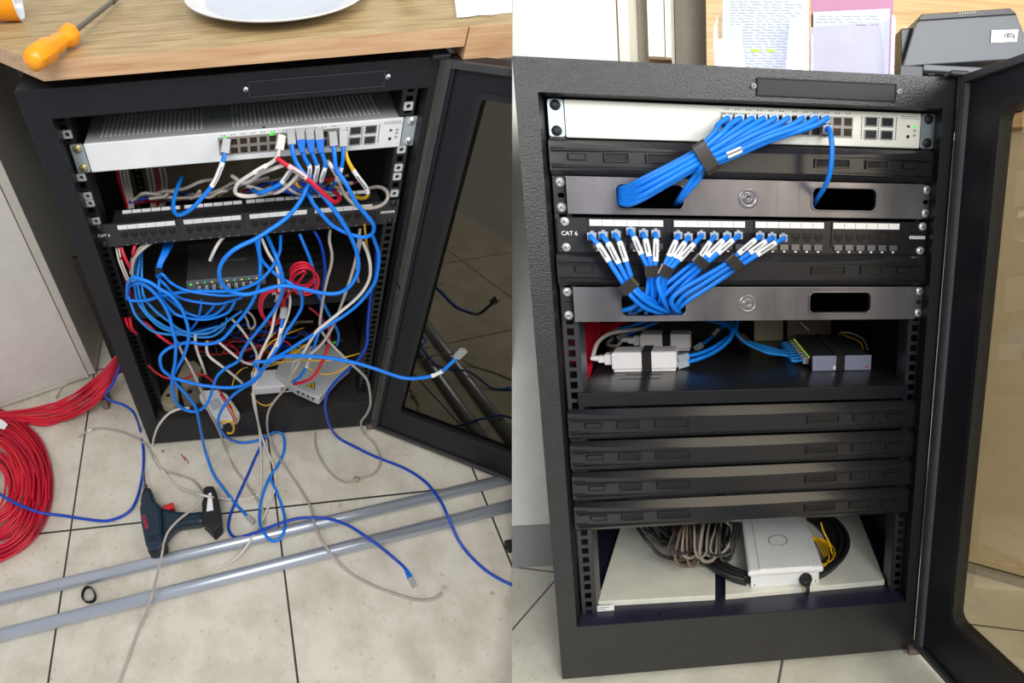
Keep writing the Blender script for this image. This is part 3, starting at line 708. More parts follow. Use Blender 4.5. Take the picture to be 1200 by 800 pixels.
# ring of hook and loop strap between the pipes
c0 = LP.at(104, 697, v=FL-7)
t = MB(LP); n = 26; P = []
for k in range(n+1):
    a = 2*math.pi*k/n; rr = 1+.06*math.sin(3*a)
    P.append(c0+Vector((13*rr*math.cos(a)+4*math.sin(a), 0, 15*rr*math.sin(a))))
t.band(P, (0, 1, 0), 13, 1.6)
tag(t.build('strap_ring', M_VELCRO, None, origin=(c0[0], FL, c0[2])), 'small black strap loop lying between the two pipes', 'strap')
q = LP.at(598, 641, v=FL)
t = tag(MB(LP).box(q[0]-10, q[0]+14, FL-12, FL, q[2]-12, q[2]+12).box(q[0]-14, q[0]-6, FL-6, FL, q[2]-4, q[2]+4).build('black_clip', M_DRILLB, None, bevel=2), 'black plastic clip at the right edge beyond the pipes', 'clip')
for x, y, lb in ((577, 695, 'grey crumb of plaster on the tiles near the clip'), (191, 529, 'dark rubber scrap on the tile just in front of the rack')):
    q = LP.at(x, y, v=FL); random.seed(int(x)); ps = [(q[0]+4*math.cos(a)*(1+.3*random.random()), FL, q[2]+3.4*math.sin(a)*(1+.3*random.random())) for a in [k*math.pi/3 for k in range(6)]]
    tag(MB(LP).prism(ps, (0, -3, 0)).build('debris_crumb', M_GREIGE if x > 500 else M_BEIGE, None, bevel=.8), lb, 'debris')
for k, (x, y) in enumerate(((214, 536), (218, 539))):
    a = LP.at(x-2, y-4, v=FL-1.2); b = LP.at(x+3, y+4, v=FL-1.2)
    tag(MB(LP).tube([a, (a+b)/2+Vector((1, 0, 0)), b], 1.0, 6).build('wire_offcut', M_DRED, None), ('left' if k == 0 else 'right')+' one of two tiny red wire offcuts on the tile before the rack', 'wire')

# ---------------------------------------------------------------- devices inside the messy rack
def devbox(S, pts, v, th, name, m, par, bev=2):
    P = [S.at(x, y, v=v) for x, y in pts]; return MB(S).prism(P, (0, th, 0)).build(name, m, par, bevel=bev)
# desktop switch on the shelf
t = thing(LP, 'desktop_switch', 'small grey desktop switch with glowing port lights on the inner shelf', 'network switch', (235, 421, -120))
MB(LP).box(158, 309, 397, 419, -182, -68).build('case', mat('dark_grey_lid', (72, 70, 72), .45, noise=.06), t, bevel=2)
MB(LP).box(157, 310, 396.5, 419.5, -69, -65).build('faceplate', M_DEV, t, bevel=1)
text(LP, 'HIKVISION', Fr((252, 396.4, -118), (1,0,0), (0,0,1), (0,-1,0)), 9.5, M_LGREY, t, 'lettering', .3, 1.05)
for k in range(9):
    p = MB(LP).box(176+14.2*k, 187+14.2*k, 405, 415, -65, -64).build('port', M_PORT, t)
    MB(LP).box(178+14.2*k, 185+14.2*k, 407, 413, -64, -55).build('plug', M_CLEAR, p)
    MB(LP).box(177+14.2*k, 180+14.2*k, 400.5, 403, -65, -64).build('port_light', M_YLED if k % 2 == 0 else M_GLED, t)
MB(LP).box(163, 168, 402, 406, -65, -64).build('power_light', M_GLED, t)
# injector tipped over the sill
t = thing(LP, 'power_injector', 'white injector with yellow and red wires tipping over the front sill', 'power injector', (190, 752, -20))
devbox(LP, [(232, 463), (237, 457), (256, 456), (266, 461), (281, 483), (278, 489), (261, 496), (256, 494)], 728, 24, 'case', M_WBOX, t, 3)
MB(LP).prism([LP.at(x, y, v=727.8) for x, y in ((243, 470), (256, 466), (262, 476), (250, 481))], (0, .3, 0)).build('rating_label', M_PAPB, t)
devbox(LP, [(259, 494), (268, 491), (271, 497), (262, 500)], 734, 14, 'socket_end', M_ABSD, t, .5)
t = thing(LP, 'socket_box', 'white plug-in socket box with a grey plug, right of the tipped injector', 'socket box', (312, 752, -60))
MB(LP).box(263, 362, 716, 744, -92, -40).build('case', M_WBOX, t, bevel=3)
f = MB(LP).box(330, 350, 722, 737, -40, -39.4).build('port', M_LGREY, t)
MB(LP).box(333, 347, 724, 735, -39.4, -38.9).build('socket', M_PORT, f)
# fibre terminal leaning on the sill
t = thing(LP, 'fibre_terminal', 'grey-white fibre terminal with a yellow warning triangle at the rack bottom right', 'fibre terminal', (420, 752, -70))
V0 = 700
top = [LP.at(x, y, v=V0) for x, y in ((322, 438), (327, 424), (350, 406), (386, 402), (412, 428), (397, 441), (374, 467), (345, 454))]
MB(LP).prism(top, (0, 26, 0)).build('case', M_ONT, t, bevel=4)
def ontq(pts, name, m, v=V0-.4, par=None): return MB(LP).prism([LP.at(x, y, v=v) for x, y in pts], (0, .5, 0)).build(name, m, par or t)
ontq([(337, 416), (345, 406), (357, 403), (352, 411), (342, 417)], 'yellow_sticker', mat('warning_yellow', (236, 190, 20), .5))
tr = ontq([(359, 451.5), (368, 448.5), (368, 455.5)], 'warning_triangle', mat('warning_yellow', (236, 190, 20), .5), V0-.6)
ontq([(358, 451.5), (369, 447.4), (369, 456.6)], 'triangle_border', M_INK)
ontq([(364, 451.2), (366.3, 450.8), (366.5, 453), (364.2, 453.2)], 'star_mark', M_INK, V0-1.0)
a, b = top[7], top[6]; d = (b-a); n = Vector((d[2], 0, -d[0])).normalized()
if n[2] < 0: n = -n
F = Fr(a+n*.3, d.normalized(), (0,1,0), n); L = d.length
for k in range(4):
    p = MB(LP, F).box(L*(.1+.2*k), L*(.1+.2*k)+L*.13, 5, 13, 0, .6).build('port', M_PORTF, t); MB(LP, F).box(L*(.115+.2*k), L*(.115+.2*k)+L*.10, 6, 12, .6, .9).build('socket', M_INK, p)
m = MB(LP, F)
for k in range(5): m.box(L*(.1+.15*k), L*(.1+.15*k)+L*.09, 17, 18.5, 0, .5)
m.build('port_names', M_GINK, t)
MB(LP).cyl(LP.at(392, 401, v=V0-2), LP.at(392, 401, v=V0+1), 2.4).build('status_light', M_GLED, t)
# old beige bracket box behind
t = thing(LP, 'junction_box', 'dusty beige junction box with brackets at the rack bottom left', 'junction box', (110, 752, -90))
devbox(LP, [(186, 468), (203, 443), (208, 447), (209, 470), (202, 476), (191, 474)], 722, 28, 'case', M_BEIGE, t, 2)
devbox(LP, [(208, 440), (216, 424), (228, 422), (236, 430), (232, 447), (214, 452)], 715, 30, 'cover', M_BEIGE, t, 2)
devbox(LP, [(209, 452), (232, 447), (241, 452), (233, 466), (216, 473)], 728, 22, 'base', mat('dusty_grey_plastic', (104, 98, 88), .7, noise=.3), t, 2)
for x, y in ((197, 463), (222, 458)):
    q = LP.at(x, y, v=721); MB(LP).cyl(q, q+Vector((0, 4, 0)), 4.5).build('screw_boss', M_ABSD, t)
# dark adapter blocks behind in the tangle
t = thing(LP, 'power_adapter', 'black power adapter brick lying deep in the bottom of the messy rack', 'power adapter', (300, 752, -200))
MB(LP).box(240, 330, 715, 752, -260, -170).build('case', M_PRND, t, bevel=4); MB(LP).box(330, 344, 725, 740, -225, -205).build('cord_grip', M_DRILLB, t, bevel=2)

# ================================================================ cables of the untidy place
def pt(S, p, r=3.2):
    x, y, w = p[:3]
    if w == 'F':
        h = p[3] if len(p) > 3 else r
        return S.at(x, y, v=(FL if S is LP else 865)-h)
    if w == 'S': return S.at(x, y, v=p[3])
    return S.at(x, y, w=w)
def plug(S, tip_dir, end, parent, boot=None, clear=M_CLEAR, ln=21, name='plug'):
    """RJ45 plug (with optional boot) starting at the end of a cable"""
    d = tip_dir.normalized(); y = d.cross(Vector((0, 0, 1)))
    if y.length < .1: y = d.cross(Vector((0, 1, 0)))
    y.normalize(); z = d.cross(y).normalized()
    F = Fr(end, d, y, z); s0 = 0
    if boot:
        MB(S, F).hexa([(-12,-3.6,-3.6), (-12,3.6,-3.6), (-12,3.6,3.6), (-12,-3.6,3.6)], [(6,-6.4,-5), (6,6.4,-5), (6,6.4,5), (6,-6.4,5)]).build('plug_boot', boot, parent, bevel=1)
        s0 = 3
    MB(S, F).box(s0, ln, -5.8, 5.8, -4, 4).box(s0+2, ln-4, -2.6, 2.6, 4, 5.6).build(name, clear, parent, bevel=.5)
def cable(S, pts, r, m, label, group=None, p0=None, p1=None, tags=(), raw=False, name='network_cable', tagm=None, sub=6):
    P = [Vector(q) for q in pts] if raw else [pt(S, q, r) for q in pts]
    base = P[len(P)//2]
    t = thing(S, name, label, 'cable', base, group)
    path = smooth_path(P, sub)
    MB(S).tube(path, r, 8, raw=True).build('jacket', m, t)
    for (i0, i1) in tags:
        n = len(P)-1; a = int(i0/n*(len(path)-1)); b = max(a+2, int(i1/n*(len(path)-1)))
        MB(S).tube(path[a:b+1], r*1.16, 8, raw=True).build('label_sleeve', tagm or M_PAPER, t)
        mid = path[(a+b)//2]
        seg = path[a+(b-a)//4: b-(b-a)//4+1]
        if len(seg) > 1: MB(S).tube([q+Vector((0, 0, r*.85)) for q in seg], r*.42, 6, raw=True).build('label_print', M_GINK, t)
    if p0 is not None: plug(S, path[0]-path[1], path[0], t, **(p0 if isinstance(p0, dict) else {}))
    if p1 is not None: plug(S, path[-1]-path[-2], path[-1], t, **(p1 if isinstance(p1, dict) else {}))
    return t
B = M_BLUE; DB = M_DBLUE
# --- leads from the switch
cable(LP, [(263,180,-2),(261,190,6),(252,212,16),(240,228,24),(224,245,28),(209,252,20),(203,243,0),(206,226,-30),(213,208,-70)], 3.3, B, 'blue cable with a white sleeve hooked from the leftmost socket of the white switch', p0={}, tags=[(.6,2.0)])
cable(LP, [(342,170,2),(343,178,8),(347,190,12),(353,200,18),(364,213,26),(375,225,30),(387,240,30),(400,258,32),(410,275,35),(418,295,40),(420,315,48),(414,330,55),(404,340,60),(392,344,64),(375,343,66),(358,339,68),(338,335,70),(322,336,72),(305,341,76),(288,345,80),(272,342,84),(261,333,88),(257,320,92),(261,306,92),(275,292,86),(299,280,70),(315,270,58),(336,255,44),(351,237,32),(360,219,18),(366,206,-10)], 3.5, B, 'thick blue cable making the widest loop in front of the patch panel', p0={'clear': M_CLEAR})
cable(LP, [(391,172,0),(392,182,8),(394,198,14),(399,206,18),(406,216,24),(417,237,30),(430,253,34),(438,264,36),(436,274,34),(425,278,32),(412,275,30),(400,270,28),(387,262,26),(369,241,20),(361,228,10),(352,222,-30)], 3.3, B, 'blue cable from a clear plug looping back under the right end of the patch panel', p0={})
for k, (x, col) in enumerate(((353, 'left'), (364, 'middle'), (375, 'right'))):
    cable(LP, [(x,169,2),(x+1,176,6),(x+5,187,9),(x+10-2*k,196,10),(x+9-3*k,206,10),(x+8-4*k,216,-4),(x+2-4*k,226,-60)], 3.0, B, col+' one of three blue booted leads side by side in the white switch', p0={'boot': M_BOOTB}, tags=[(2.1,3.9)])
cable(LP, [(402,172,0),(402,182,6),(401,192,8),(398,204,8),(393,214,-10),(385,222,-60)], 3.0, B, 'short blue lead with a white sleeve just left of the yellow lead', p0={}, tags=[(1.6,3.2)])
cable(LP, [(405,178,-4),(407,186,4),(412,196,10),(420,208,12),(429,220,10),(431,228,8),(427,232,-2),(417,231,-30),(400,224,-60),(385,212,-70)], 3.0, M_YEL, 'yellow cable with a white sleeve at the right end of the white switch', tags=[(1.6,4.0)])
cable(LP, [(383,188,-2),(389,196,4),(395,206,2),(400,220,-2),(407,232,0),(418,241,6),(430,244,8),(446,241,8),(454,233,4),(453,224,-10),(444,219,-30),(430,221,-50)], 2.9, M_GREY, 'grey cable curling in a small hook beside the right rail above the patch panel', tags=[(.3,2.4)])
cable(LP, [(327,176,2),(325,184,8),(319,190,10),(305,198,14),(290,207,16),(278,216,14),(276,226,12),(286,230,10),(302,229,-4),(318,226,-30)], 3.1, M_WHC, 'white cable bent sharply back below the middle of the white switch', p0={'clear': M_WHC}, tags=[(1.7,2.8)])
cable(LP, [(336,192,0),(322,197,4),(306,203,2),(294,212,-6),(284,214,-20),(272,206,-50)], 3.1, M_WHC, 'white cable running left just under the white switch, behind the bent one')
cable(LP, [(352,200,4),(344,211,8),(333,221,6),(321,226,-2),(305,222,-40),(290,218,-60)], 3.1, M_WHC, 'off-white cable curving down left behind the red lead', tags=[])
cable(LP, [(345,196,8),(338,203,10),(330,214,10),(318,221,8),(304,226,2),(296,222,-30)], 3.2, B, 'blue lead with a broad white sleeve crossing the white loops', tags=[(.1,1.4)])
cable(LP, [(324,185,14),(334,192,20),(350,202,26),(362,211,30),(374,222,32),(386,233,30),(393,237,24),(398,232,-6),(392,224,-40)], 3.4, M_RED, 'thick red lead with a pink sleeve slanting from the middle of the white switch', tags=[(1.1,2.4)], tagm=mat('pink_sleeve', (236, 190, 190), .6))
# --- blue bundle tied behind the patch panel and its fans
bl = [('top', [(190,321),(200,331),(215,339),(233,343),(260,346),(282,345)], 30), ('second', [(194,334),(206,346),(222,352),(252,356),(270,353),(284,348)], 10),
      ('third', [(188,345),(198,360),(208,369),(230,374),(248,373),(267,366),(275,354)], 24), ('lowest', [(186,340),(200,352),(218,366),(237,371),(254,367),(266,355)], 4)]
for k, (nm, ps, w) in enumerate(bl):
    cable(LP, [(194+3*k,284,-60),(190+2*k,297,-30),(185+1.3*k,311,-12),(184+1.2*k,324,-6)]+[(x, y, w*.6 if i < 2 else w) for i, (x, y) in enumerate(ps[0 if k < 1 else 0:])], 2.6, B, nm+' of the four thin blue cables tied together left of the desktop switch')
MB_t = MB(LP); a = pt(LP, (183,316,-6)); b = pt(LP, (190,317,-6))
tag(MB(LP).tube([pt(LP,(186,313,-10)), pt(LP,(186.5,320,-10))], 8, 12, flat=.8).build('tape_wrap', M_TAPE, None), 'black tape wrap round the thin blue bundle by the desktop switch', 'tape')
for k, ps in enumerate(([(164,292,-60),(163,306,-30),(161,330,-5),(165,351,8),(173,367,12),(188,379,14),(203,386,10),(228,391,4),(250,388,0),(262,378,-6)], [(160,300,-60),(158,325,-14),(160,349,4),(170,366,12),(185,381,14),(200,388,12),(226,394,6),(248,394,0),(262,384,-4),(266,372,-10)],
                        [(166,290,-60),(166,320,-20),(168,345,6),(180,362,10),(196,375,12),(215,388,10),(240,391,6),(256,384,0),(272,372,-4),(284,364,-8)], [(149,340,2),(153,354,10),(159,369,14),(170,381,16),(182,389,14),(205,392,8),(230,389,2),(256,382,-6)])):
    cable(LP, ps, 2.6, mat('bright_blue_cable', (36, 134, 216), .4), ('innermost', 'second', 'third', 'outermost')[k]+' of four light blue cables arcing down the left inside of the messy rack')
cable(LP, [(149,345,10),(150,332,20),(156,325,26),(165,327,30),(176,331,32),(188,339,34),(200,346,36),(212,360,40),(218,375,44),(221,388,48),(220,402,52),(214,420,54),(207,432,54),(202,444,54),(202,456,54),(206,470,52),(215,479,50),(228,482,48),(239,477,46),(246,466,44),(250,452,40),(255,440,36),(265,431,32),(279,423,30),(284,412,32),(291,401,36),(300,390,40),(312,375,44),(325,357,46),(331,340,46),(331,325,44),(326,307,36),(320,292,20),(313,276,-30)], 3.3, B, 'blue cable sweeping down the left side and back up to the patch panel')
cable(LP, [(149,350,4),(151,336,12),(162,331,18),(173,336,22),(183,345,26),(192,357,30),(199,372,36),(203,390,44),(206,402,50),(205,425,56),(203,441,60),(215,446,60),(231,450,58),(250,453,58),(270,454,58),(288,450,60),(304,438,62),(314,426,64),(330,418,70),(350,417,80),(375,418,92),(412,424,110),(440,432,122),(470,442,132),(490,443,138),(513,438,142),(528,426,144),(535,419,144)], 3.4, B, 'long blue cable reaching right in front of the glass door, ending in a plug', p1={}, tags=[(25.0,25.7)])
cable(LP, [(151,352,12),(170,352,16),(188,347,20),(207,343,24),(230,341,28),(267,341,34),(290,336,38),(305,328,36),(315,318,30),(322,308,16),(328,294,0),(329,276,-30)], 2.9, B, 'blue cable running level across the front of the desktop switch')
cable(LP, [(303,277,-30),(305,300,0),(314,313,20),(327,324,34),(340,332,44),(350,339,46),(354,349,44),(353,361,42),(345,375,42),(336,388,46),(328,403,52),(318,418,58),(310,430,56)], 3.1, B, 'blue cable dropping from the middle of the patch panel past the red coils')
cable(LP, [(300,280,-30),(304,300,0),(305,315,20),(303,334,30),(297,351,34),(287,367,38),(275,381,40),(262,396,42),(250,402,42),(236,403,42),(222,401,44),(208,404,46),(196,409,48),(188,418,50),(190,432,50),(200,441,52),(209,452,54),(219,463,54),(228,475,52),(232,488,50),(236,508,40),(241,530,'F',12),(250,555,'F',5),(262,572,'F',4),(276,590,'F',4),(290,605,'F',6)], 3.3, B, 'blue cable crossing the sill and ending in a clear plug near the pipes', p1={})
cable(LP, [(351,274,-30),(356,286,-20),(363,303,-10),(368,320,0),(372,342,6),(380,357,8),(387,371,8),(395,386,4),(397,394,2),(395,404,-4)], 3.0, B, 'blue cable falling steeply behind the loop, right of the red coils')
cable(LP, [(368,270,-30),(375,283,-24),(379,298,-18),(381,318,-10),(379,335,-6),(376,360,-4),(378,380,-10)], 2.8, DB, 'darker blue cable hanging straight down in the right half of the rack')
cable(LP, [(436,274,10),(440,285,12),(444,297,14),(443,315,18),(438,333,24),(422,354,34),(404,369,42),(386,380,50),(370,390,56),(352,401,60),(332,414,64),(312,423,66),(297,425,66),(306,436,62),(296,448,60),(284,455,56),(272,464,54),(261,478,52),(256,490,50),(257,500,48),(264,511,40),(279,518,'F',16),(297,517,'F',10),(312,511,'F',14),(324,505,'F',16),(332,511,'F',8),(333,527,'F',4),(326,544,'F',4),(315,561,'F',4),(307,582,'F',4),(304,602,'F',8),(306,618,'F',29),(317,633,'F',30),(328,631,'F',30),(334,617,'F',28),(332,599,'F',4),(324,576,'F',4),(317,561,'F',8)], 3.3, B, 'blue cable down the right rail, over the sill and curled on the floor')
cable(LP, [(442,290,-10),(440,320,-6),(434,350,0),(431,383,10),(430,402,18),(422,418,24),(410,431,30),(396,444,36),(385,458,40),(381,474,40),(383,488,38),(387,500,34),(397,513,'F',10),(415,523,'F',5),(440,535,'F',4),(475,549,'F',4),(498,564,'F',14),(510,578,'F',30),(518,590,'F',36),(525,605,'F',36),(540,637,'F',10),(562,662,'F',4),(585,678,'F',4),(612,690,'F',4)], 3.3, DB, 'deep blue cable leaving the rack at lower right, crossing both pipes rightwards')
cable(LP, [(312,510,'F',10),(300,534,'F',4),(290,557,'F',4),(279,581,'F',4),(270,603,'F',4),(268,620,'F',4),(275,629,'F',8),(290,627,'F',22),(310,620,'F',34),(331,612,'F',40),(352,607,'F',40),(382,607,'F',30),(407,615,'F',32),(428,628,'F',40),(445,640,'F',26),(462,654,'F',5),(474,665,'F',4),(479,674,'F',4)], 3.1, DB, 'blue cable ending in a blue-booted plug on the tile right of the pipes', p1={'boot': M_BOOTB, 'ln': 24})
cable(LP, [(142,425,-150),(134,446,-120),(124,463,-90),(132,470,-60),(146,475,-40),(157,484,-24),(164,503,'F',4),(168,528,'F',4),(167,556,'F',4),(160,585,'F',5),(149,601,'F',4),(126,610,'F',4),(100,608,'F',4),(74,604,'F',4),(50,601,'F',22),(34,596,'F',40),(17,589,'F',46),(0,579,'F',46),(-14,570,'F',40)], 3.3, DB, 'blue cable lying across the red coil and curving past the drill')
cable(LP, [(236,351,6),(235,362,8),(231,376,6),(224,386,0)], 2.2, B, 'very short blue lead under the left ports of the desktop switch')
cable(LP, [(252,355,6),(248,362,8),(240,370,4),(232,374,-4)], 2.2, B, 'short blue lead curving left under the middle of the desktop switch')
# --- grey and white cables
cable(LP, [(387,270,-24),(386,282,-4),(389,297,6),(388,311,12),(384,325,16),(380,343,20),(377,362,26),(375,382,36),(381,394,44),(392,407,52),(404,419,60),(417,431,68),(429,443,72),(433,456,70),(434,474,62),(429,486,48),(423,495,36),(427,507,'F',16),(440,522,'F',4),(446,540,'F',3),(438,555,'F',3),(420,561,'F',3),(404,565,'F',3),(388,555,'F',3),(376,538,'F',3),(370,522,'F',3),(369,506,'F',3)], 2.7, M_GREY, 'grey cable with a knot hanging out by the door hinge onto the floor')
q = pt(LP, (418, 561, 'F', 4)); k_ = MB(LP).tube([q+Vector((6*math.cos(a), -2*math.sin(2*a), 5*math.sin(a))) for a in [i*.6 for i in range(11)]], 2.4, 8); tag(k_.build('cable_knot', M_BEIGE, None), 'small beige knot tied round the grey cable on the floor by the door', 'knot')
cable(LP, [(422,268,-30),(420,285,-10),(417,303,6),(412,322,16),(405,343,24),(396,368,34),(387,388,44),(376,404,56),(360,417,66),(345,423,70),(342,438,64),(333,456,58),(323,468,52),(315,481,46),(313,496,38),(315,510,'F',26),(322,527,'F',10),(331,542,'F',4),(350,570,'F',3),(364,594,'F',22),(369,615,'F',36),(381,639,'F',36),(405,667,'F',5),(435,685,'F',3),(470,698,'F',3),(492,703,'F',3),(510,701,'F',3),(518,694,'F',4)], 2.8, M_GREY, 'longest grey cable, crossing both pipes to a frayed end on the right-hand tile')
a = pt(LP, (518,694,'F',4)); fr_ = MB(LP)
for dx in (-3, -1, 1, 3): fr_.tube([a, a+Vector((5+dx, -2, -6+dx)), a+Vector((7+2*dx, -1, -12))], .8, 5)
tag(fr_.build('frayed_wires', M_WHC, None), 'pale frayed wire ends on the tile at the end of the longest grey cable', 'wire')
cable(LP, [(425,283,-10),(431,297,0),(434,312,8),(433,326,14),(426,340,22),(414,353,32),(398,366,42),(382,379,50),(371,388,56),(362,402,58),(354,416,56),(347,430,52),(338,445,46)], 3.1, M_WHC, 'off-white cable looping along the right rail and crossing the grey one')
cable(LP, [(338,339,20),(340,355,28),(336,373,38),(330,388,46),(323,404,52),(314,420,58),(306,436,60),(301,447,60),(297,458,56),(297,470,50),(301,488,42),(307,512,'F',26),(315,532,'F',8),(322,550,'F',3),(323,568,'F',3),(314,595,'F',6),(304,615,'F',12),(294,632,'F',26),(281,650,'F',14),(266,661,'F',3),(253,666,'F',3)], 2.7, M_WHC, 'pale cable hanging over the sill and ending between the two pipes')
cable(LP, [(307,280,-30),(314,296,-6),(322,309,10),(326,322,24),(327,345,34),(322,368,42),(318,388,50),(311,403,56),(304,419,60),(300,436,60),(297,456,56),(300,480,46),(304,505,'F',30),(306,544,'F',5),(305,573,'F',3),(297,582,'F',3),(272,585,'F',3),(256,583,'F',30),(246,582,'F',60),(234,579,'F',58),(222,576,'F',20),(212,572,'F',8),(203,566,'F',3),(193,554,'F',3),(183,539,'F',3),(179,522,'F',4),(184,502,30),(196,486,36),(210,479,40),(222,478,42)], 2.8, M_WHC, 'off-white cable from the tangle looping left in front of the sill and over the drill')
cable(LP, [(92,512,'F',3),(105,504,'F',3),(120,502,'F',3),(145,507,'F',3),(170,520,'F',3),(181,538,'F',3),(190,550,'F',3),(208,556,'F',3),(225,562,'F',3),(234,571,'F',14),(238,581,'F',60),(231,592,'F',62),(218,602,'F',60),(206,612,'F',60),(197,623,'F',58),(192,636,'F',56),(190,648,'F',54),(185,670,'F',36),(178,697,'F',40),(172,716,'F',24),(164,734,'F',5),(150,772,'F',3),(140,800,'F',3),(132,820,'F',3)], 2.7, M_GREY, 'grey cable with a white tag at its left end, running past the drill', tags=[(.9,1.3)])
cable(LP, [(208,400,-10),(214,414,10),(222,428,26),(229,442,36),(237,460,42),(245,482,44),(256,503,36),(265,527,'F',6),(276,550,'F',3),(289,567,'F',3),(301,585,'F',4),(309,600,'F',4),(310,613,'F',3)], 2.8, M_GREY, 'grey cable lying across the tipped white injector and down to the pipes')
cable(LP, [(229,392,10),(229,402,12),(232,414,14),(237,427,16),(241,438,0)], 3.0, M_WHC, 'short off-white cable left of centre in the bottom of the messy rack')
cable(LP, [(243,400,10),(242,408,14),(245,417,18),(256,426,20),(268,435,20),(280,445,16),(284,449,8)], 3.0, M_WHC, 'off-white cable slanting behind the dark blue one in the rack bottom')
cable(LP, [(254,399,4),(266,409,10),(278,419,14),(288,425,14),(297,426,8),(301,418,0),(298,408,-6),(289,394,-10),(279,381,-14),(270,372,-20)], 2.8, M_WHC, 'off-white cable with a wide bend reaching up to the shelf')
cable(LP, [(286,368,-20),(290,376,-16),(292,384,-14),(297,384,-14),(299,377,-16),(295,369,-20),(289,365,-22),(286,370,-20)], 2.3, M_GREY, 'tiny grey loop hanging below the shelf edge')
cable(LP, [(262,278,-30),(256,285,-10),(251,294,0),(246,305,0)], 3.0, M_WHC, 'short white cable hanging in front of the desktop switch lid')
cable(LP, [(178,284,-30),(167,292,-16),(158,302,-10),(155,315,-8),(156,330,-12)], 3.0, M_GREY, 'pale grey cable below the left end of the patch panel')
cable(LP, [(173,284,-30),(163,292,-24),(155,304,-18),(153,320,-16)], 3.0, M_GREY, 'second pale grey cable beside it, nearer the left rail')
for k in range(2): cable(LP, [(136+3*k,290,-30),(139+3*k,304,-14),(145+3*k,320,-10),(152+2*k,334,-14)], 1.6, M_WHC, ('left', 'right')[k]+' of two thin white wires inside the left rail')
cable(LP, [(424,277,-10),(421,292,-6),(418,310,-10),(420,330,-16)], 2.4, M_GREY, 'short thin grey cable at the right below the patch panel')
cable(LP, [(427,262,-20),(429,280,-10),(432,296,-14),(434,312,-20)], 2.0, mat('mustard_cable', (190, 140, 20), .5), 'mustard yellow cable hanging near the right rail')
# --- red cables inside
cable(LP, [(142,290,-20),(146,301,-10),(151,311,-8),(155,318,-16)], 3.0, M_RED, 'red cable just inside the left rail under the patch panel')
cable(LP, [(158,288,-24),(156,296,-16),(158,308,-20)], 3.0, M_RED, 'short red cable right beside it under the patch panel')
cable(LP, [(166,376,-10),(173,380,4),(185,392,14),(196,400,16),(205,405,4)], 3.0, M_RED, 'red cable slanting down right from the left rail above the junction box')
cable(LP, [(174,428,-6),(184,437,10),(197,443,20),(215,444,20),(233,438,16),(245,443,14),(254,453,20),(263,466,30),(272,480,36),(277,492,36)], 2.4, M_DRED, 'red cable running across to the tipped white injector')
cable(LP, [(258,462,30),(265,474,34),(272,487,36),(277,497,34)], 1.5, M_RED, 'thin red wire lying on the injector end')
cable(LP, [(385,378,10),(386,392,24),(384,406,36),(378,423,46),(368,440,50),(357,447,46),(344,450,36)], 3.2, M_RED, 'red cable plugged into the white socket box')
cable(LP, [(374,388,10),(370,400,24),(364,418,36),(359,430,40),(352,441,42),(343,448,36)], 3.2, B, 'blue cable with a white sleeve plugged into the socket box', tags=[(2.0,2.9)])
cable(LP, [(141,302,-14),(148,330,-30),(158,352,-50)], 2.4, M_DRED, 'dark red cable deep inside by the left rail')
for k, (x, y) in enumerate(((147, 380), (152, 383))): cable(LP, [(x,372,-14),(x+2,y,-10),(x+8,y+8,-20)], 3.2, M_RED, ('upper', 'lower')[k]+' of two red stubs at the left rail, level with the shelf underside')
# red coils
def coil(S, cx, cy, rx, ry, n, w, tail, r, m, label, dx=0, dy=0, ph=0):
    P = []
    rg = random.Random(int(cx)); jit = [rg.uniform(.8, 1.12) for _ in range(12)]
    for i in range(int(n*14)+1):
        a = 2*math.pi*i/14+ph; k = i/14; f = jit[int(k)]*(1-(k % 1))+jit[int(k)+1]*(k % 1)
        P.append(S.at(cx+dx*k+rx*math.cos(a)*f, cy+dy*k+ry*math.sin(a)*f, w=w+3.2*k*(1 if int(k) % 2 else .6)+5*math.sin(a+f*4)))
    P += [pt(S, q, r) for q in tail]
    return cable(S, P, r, m, label, raw=True)
coil(LP, 354, 319, 16, 15, 4.4, 20, [(338,345,30),(330,354,30),(322,366,26)], 2.1, M_RED, 'upper red coil hanging right of centre in the messy rack', .9, 3.0, 2.5)
coil(LP, 317, 357, 14, 20, 4.3, 24, [(335,338,26),(342,330,20)], 2.1, M_RED, 'lower red coil hanging left of and below the other red coil', .8, .8, 0)
tag(MB(LP).tube([pt(LP, q) for q in ((319,345,46),(322,343,50),(324,348,46),(322,353,40))], .9, 6).build('wire_tie', M_WINK, None), 'white wire tie pinching the lower red coil', 'tie')
cable(LP, [(331,372,40),(329,386,46),(327,397,50),(325,406,52),(320,416,52)], 3.0, B, 'short blue cable with a clear plug on top, just below the red coils', p0={}, tags=[(.9,3.0)])
cable(LP, [(362,360,-4),(370,366,-2),(378,374,-4),(384,384,-8)], 2.2, M_DRED, 'dark red cable behind, below the right part of the shelf')
# --- thin yellow fibres
YF = [([(294,461,30),(302,471,34),(312,475,36),(321,470,34),(327,462,24)], 'thin yellow fibre sagging under the white socket box'),
      ([(357,428,36),(372,437,40),(387,438,42),(402,432,40),(412,425,30)], 'thin yellow fibre draped across the fibre terminal'),
      ([(306,432,50),(318,425,52),(350,423,44),(386,422,40),(410,417,30),(421,414,16)], 'thin yellow fibre running level above the fibre terminal'),
      ([(300,424,40),(310,410,30),(320,399,20),(342,389,0),(356,384,-30)], 'thin yellow fibre rising from the tangle towards the coils'),
      ([(303,440,50),(312,430,48),(330,424,44),(350,410,36),(366,398,20)], 'thin yellow fibre heading to the yellow sticker'),
      ([(296,436,40),(304,415,34),(311,402,24),(322,390,4)], 'thin yellow fibre beside the off-white cables'),
      ([(272,452,10),(276,440,10),(284,432,0),(290,430,-20)], 'thin yellow fibre near the dark middle of the rack bottom')]
